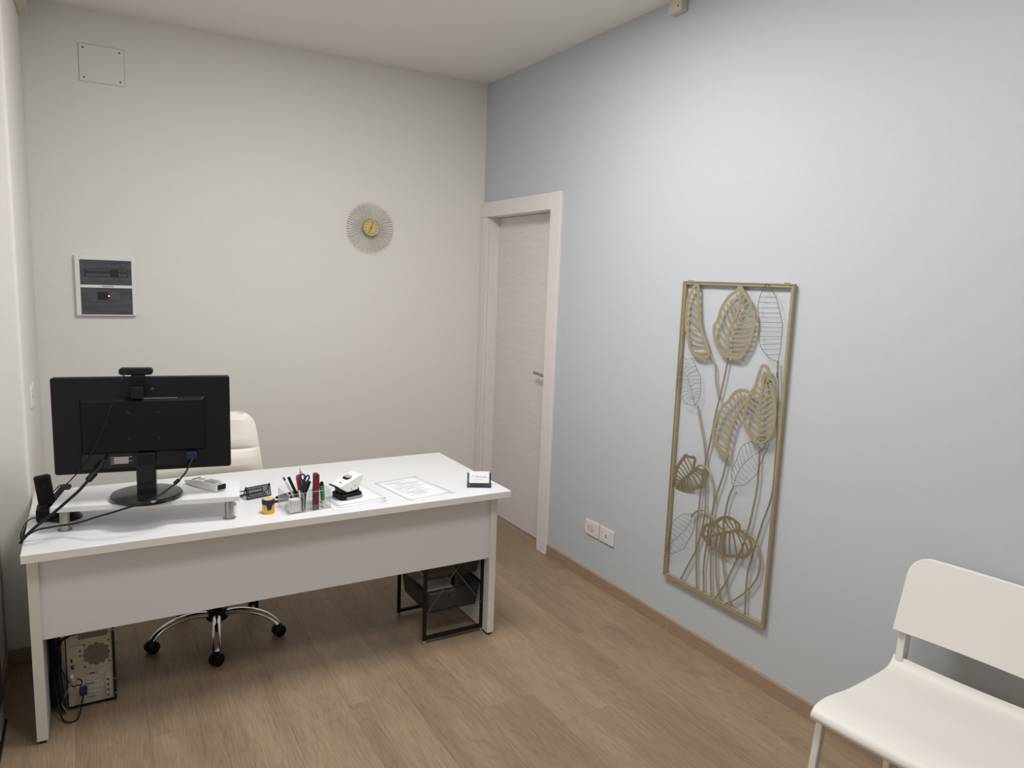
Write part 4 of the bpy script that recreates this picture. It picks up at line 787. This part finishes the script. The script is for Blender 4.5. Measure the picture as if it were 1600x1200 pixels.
# ------------------------------------------------------------------ computer tower under the desk
t = thing('computer_tower', 'black computer tower with grey metal rear under the desk', 'computer', (-.046, 3.066, 0))
TW, TH, TD = .162, .365, .40
cs = MB(); cs.box(-TW/2, -TW/2+.004, 0, TD, .012, TH); cs.box(TW/2-.006, TW/2+.004, -.004, TD, .010, TH); cs.box(-TW/2+.004, TW/2-.006, 0, TD, TH-.004, TH); cs.box(-TW/2+.004, TW/2-.006, .004, TD, .012, .018)
cs.obj('case', 'black', t, .001)
rp = MB().box(-TW/2+.004, TW/2-.006, .003, .006, .018, TH-.004).obj('rear_panel', 'tan_metal', t)
for x in (-.06, .06):
    for y in (.03, .36): MB().lathe([(.014, 0), (.014, .0125)], 12, TR((x, y, 0))).obj('foot', 'rubber', t)
def honey(cx, cz, inside, cell, name, parent, disc):
    mb = MB(); R0 = cell*.5; k = 0
    nx = int(.16/cell)
    for i in range(-nx, nx):
        for j in range(-nx, nx):
            x = cx+(i+.5*(j % 2))*cell; z = cz+j*cell*.866
            if inside(x-cx, z-cz):
                mb.add([(x+R0*.84*math.cos(R_(60*q+30)), .0024, z+R0*.84*math.sin(R_(60*q+30))) for q in range(6)]+[(x+R0*.84*math.cos(R_(60*q+30)), .0029, z+R0*.84*math.sin(R_(60*q+30))) for q in range(6)],
                       [(0, 1, 2, 3, 4, 5)]+[(q, (q+1) % 6, 6+(q+1) % 6, 6+q) for q in range(6)])
    o = mb.obj(name, 'dark_gap', parent); o['kind'] = 'stuff'
honey(.022, .215, lambda x, z: x*x+z*z < .044**2, .0072, 'fan_grille', rp, 1)
honey(.012, .318, lambda x, z: abs(x) < .052 and abs(z) < .034, .0088, 'supply_grille', rp, 1)
fb = MB()
for x, z in ((-.018, .258), (-.018, .168), (.064, .262), (.064, .175)): fb.box(x-.003, x+.003, .0022, .0031, z-.003, z+.003)
fb.obj('screw_holes', 'dark_gap', rp)
io = box('port_shield', 'tan_metal', -.072, -.024, .0005, .0028, .085, .262, rp, .0005)
for (x, z, a, b, m) in ((-.062, .205, .003, .008, 'dark_gap'), (-.060, .178, .005, .009, 'blue_plug'), (-.033, .238, .003, .003, 'dark_gap'), (-.033, .218, .003, .003, 'dark_gap'), (-.058, .224, .0015, .0015, 'yellow'), (-.066, .222, .0015, .0015, 'yellow')):
    box('port', m, x-a, x+a, -.0003, .0006, z-b, z+b, io)
box('network_plug', 'white', -.068, -.058, -.014, .0004, .128, .152, io, .001)
for k in range(5):
    z = .118-.0195*k; sl = box('slot_cover', 'tan_metal', -.042, .030, .0004, .0028, z-.008, z+.006, rp, .0006)
    box('slot_edge', 'white', -.040, .028, -.001, .0005, z+.0062, z+.0072, sl)
for k in range(2): box('slot_vent', 'dark_gap', -.022+.006*k, .012, .0001, .0006, .098-.057*k, .101-.057*k, rp)
br = box('slot_bracket', 'tan_metal', .047, .068, -.003, .0028, .022, .130, rp, .001)
for k in range(4): box('bracket_hole', 'dark_gap', .053, .060, -.0036, -.0029, .032+.022*k, .040+.022*k, br)
box('port_plate', 'tan_metal', -.012, .020, .001, .0028, .126, .157, rp, .0005); box('port', 'dark_gap', -.004, .014, .0004, .0011, .136, .141, rp); box('port_plate', 'tan_metal', .024, .066, .001, .0028, .126, .157, rp, .0005)
MB().lathe([(.005, 0), (.004, .006)], 10, TR((TW/2-.002, -.0005, .305), rx=PI/2)).obj('thumb_screw', 'steel', t)
for z in (.10, .04): MB().lathe([(.003, 0), (.003, .003)], 10, TR((TW/2+.0, -.004, z), rx=PI/2)).obj('thumb_screw', 'steel', t)
vp = MB().box(-.040, -.014, -.038, .0003, .072, .094).obj('video_plug', 'blue_plug', t, .004)
pw = MB().box(-.070, -.040, -.03, .002, .318, .340).obj('power_plug', 'black', t, .003)
def pcc(name, label, pts, r, m='rubber'): return cable(name, label, pts, r, m)
o3 = Vector((-.046, 3.066, 0))
def P3(L): return [tuple(o3+Vector(p)) for p in L]
pcc('video_cable', 'black cable from the blue plug looping to the floor behind the tower', P3([(-.027, -.036, .083), (-.03, -.055, .07), (-.038, -.06, .03), (-.05, -.075, .0045), (-.075, -.085, .004), (-.10, -.06, .015), (-.115, -.01, .09), (-.125, .02, .3)]), .0032)
pcc('network_cable', 'grey cable from the white plug hanging between tower and desk leg', P3([(-.063, -.013, .14), (-.068, -.03, .125), (-.085, -.03, .09), (-.098, -.025, .05), (-.085, -.03, .02), (-.095, .0, .006), (-.12, .06, .005)]), .0032, 'grey_cable')
pcc('power_cable', 'thick black power cable hanging left of the tower', P3([(-.055, -.029, .33), (-.07, -.045, .325), (-.093, -.03, .30), (-.102, .0, .2), (-.100, -.02, .12), (-.088, -.03, .05), (-.10, .02, .006), (-.12, .1, .006)]), .0046)
pcc('audio_cable', 'thin black tangle of cord beside the network plug', P3([(-.045, -.01, .132), (-.04, -.03, .142), (-.03, -.04, .135), (-.034, -.04, .12), (-.046, -.03, .118), (-.06, -.03, .115), (-.085, -.02, .16), (-.105, .01, .22), (-.112, .03, .34)]), .0024)
pcc('keyboard_cable', 'grey cord hanging straight down beside the desk leg', P3([(-.112, .05, .36), (-.108, .045, .25), (-.104, .035, .16), (-.106, .04, .08), (-.11, .05, .006), (-.12, .08, .004)]), .0036, 'grey_cable')

t = thing('cable_bundle', 'bundle of black cables filling the dark gap between the tower and the left desk leg', 'cables', (-.155, 3.12, 0))  # cables hang here, with extra cords added to darken the gap
rr = random.Random(5)
for k in range(9):
    x = -.024+.0085*(k % 5)+rr.uniform(-.002, .002); y = .0+.026*(k//5)+rr.uniform(-.006, .006)-.05*(k % 2)
    MB().tube(smooth([(x*.6, y+.05, .68), (x*.8, y+.02, .5), (x+rr.uniform(-.008, .004), y, .33), (x+rr.uniform(-.008, .004), y+.01, .18), (x, y-.01, .08), (x+.004, y+.02, .02), (x-.004, y+.08, .008)], 4), rr.choice((.0045, .0055, .007)), 7).obj('cord', 'rubber', t)

# ------------------------------------------------------------------ mesh drawer cart
t = thing('drawer_cart', 'black wire mesh drawer cart under the right end of the desk', 'cart', (1.458, 3.105, 0))
CX, CY, CHT = .151, .162, .60
for sx in (-1, 1):
    for sy in (-1, 1):
        lg = box('post', 'black', sx*CX-.008, sx*CX+.008, sy*CY-.008, sy*CY+.008, .018, CHT, t, .002)
        MB().lathe([(.007, 0), (.009, .003), (.009, .018)], 12, TR((sx*CX, sy*CY, 0))).obj('foot', 'chrome', lg)
for sy in (-1, 1):
    box('rail', 'black', -CX+.008, CX-.008, sy*CY-.008, sy*CY+.008, .02, .036, t, .002)
    box('rail', 'black', -CX+.008, CX-.008, sy*CY-.008, sy*CY+.008, CHT-.016, CHT, t, .002)
for sx in (-1, 1): box('rail', 'black', sx*CX-.008, sx*CX+.008, -CY+.008, CY-.008, CHT-.016, CHT, t, .002)
for a in (-1, 1): MB().tube([(a*(CX-.006), -CY-.0095-.002*(a > 0), .15), (-a*(CX-.006), -CY-.0095-.002*(a > 0), .53)], .0022, 6).obj('cross_brace', 'smoke_grey', t)
for k, z0 in enumerate((.135, .30, .45)):
    dw = MB(); x0, x1, y0, y1, zt = -CX+.012, CX-.012, -CY+.010, CY-.004, z0+.112
    i = .012
    v = [(x0+i, y0+i, z0), (x1-i, y0+i, z0), (x1-i, y1-i, z0), (x0+i, y1-i, z0), (x0, y0, zt), (x1, y0, zt), (x1, y1, zt), (x0, y1, zt)]
    d_ = dw.add(v, [(0, 1, 2, 3), (0, 1, 5, 4), (1, 2, 6, 5), (2, 3, 7, 6), (3, 0, 4, 7)]).obj('mesh_drawer', 'mesh', t)
    rm = MB()
    for a, b in ((4, 5), (5, 6), (6, 7), (7, 4)): rm.tube([v[a], v[b]], .0045, 6)
    rm.obj('drawer_rim', 'black', d_)
    for sx in (-1, 1): box('runner', 'black', sx*(CX-.003)-.004, sx*(CX-.003)+.004, -CY+.008, CY-.008, zt-.006, zt+.006, t)
t2 = thing('paper_box', 'grey box of papers inside the lower drawer of the black cart', 'box', (1.415, 3.07, .137), 0)
box('carton', 'gray_label', -.07, .07, -.09, .08, .001, .085, t2, .002); box('paper_stack', 'beige', -.066, .066, -.086, .076, .0855, .094, t2)
MB().lathe([(.008, 0), (.008, .001)], 12, TR((.035, -.0905, .06), rx=PI/2)).obj('finger_hole', 'dark_gap', t2)
t2 = thing('folder_stack', 'pale stack of folders inside the middle drawer of the cart', 'papers', (1.43, 3.09, .302), 0)
for k in range(4): box('folder', 'gray_label' if k % 2 else 'beige', -.10+.004*k, .05, -.10, .12-.006*k, .0008+.02*k, .02+.02*k, t2)

# dark box at the very left edge, on the floor by the left wall
t = thing('storage_box', 'dark low box on the floor against the left wall edge', 'box', (LX+.013, 2.85, 0))
box('base_plate', 'rubber', .001, .024, -.35, .255, .0005, .008, t, .001)
box('body', 'smoke_dark', .001, .018, -.34, .225, .11, .29, t, .003)
box('foot_block', 'gray_label', .001, .016, .10, .235, .0085, .108, t, .003)
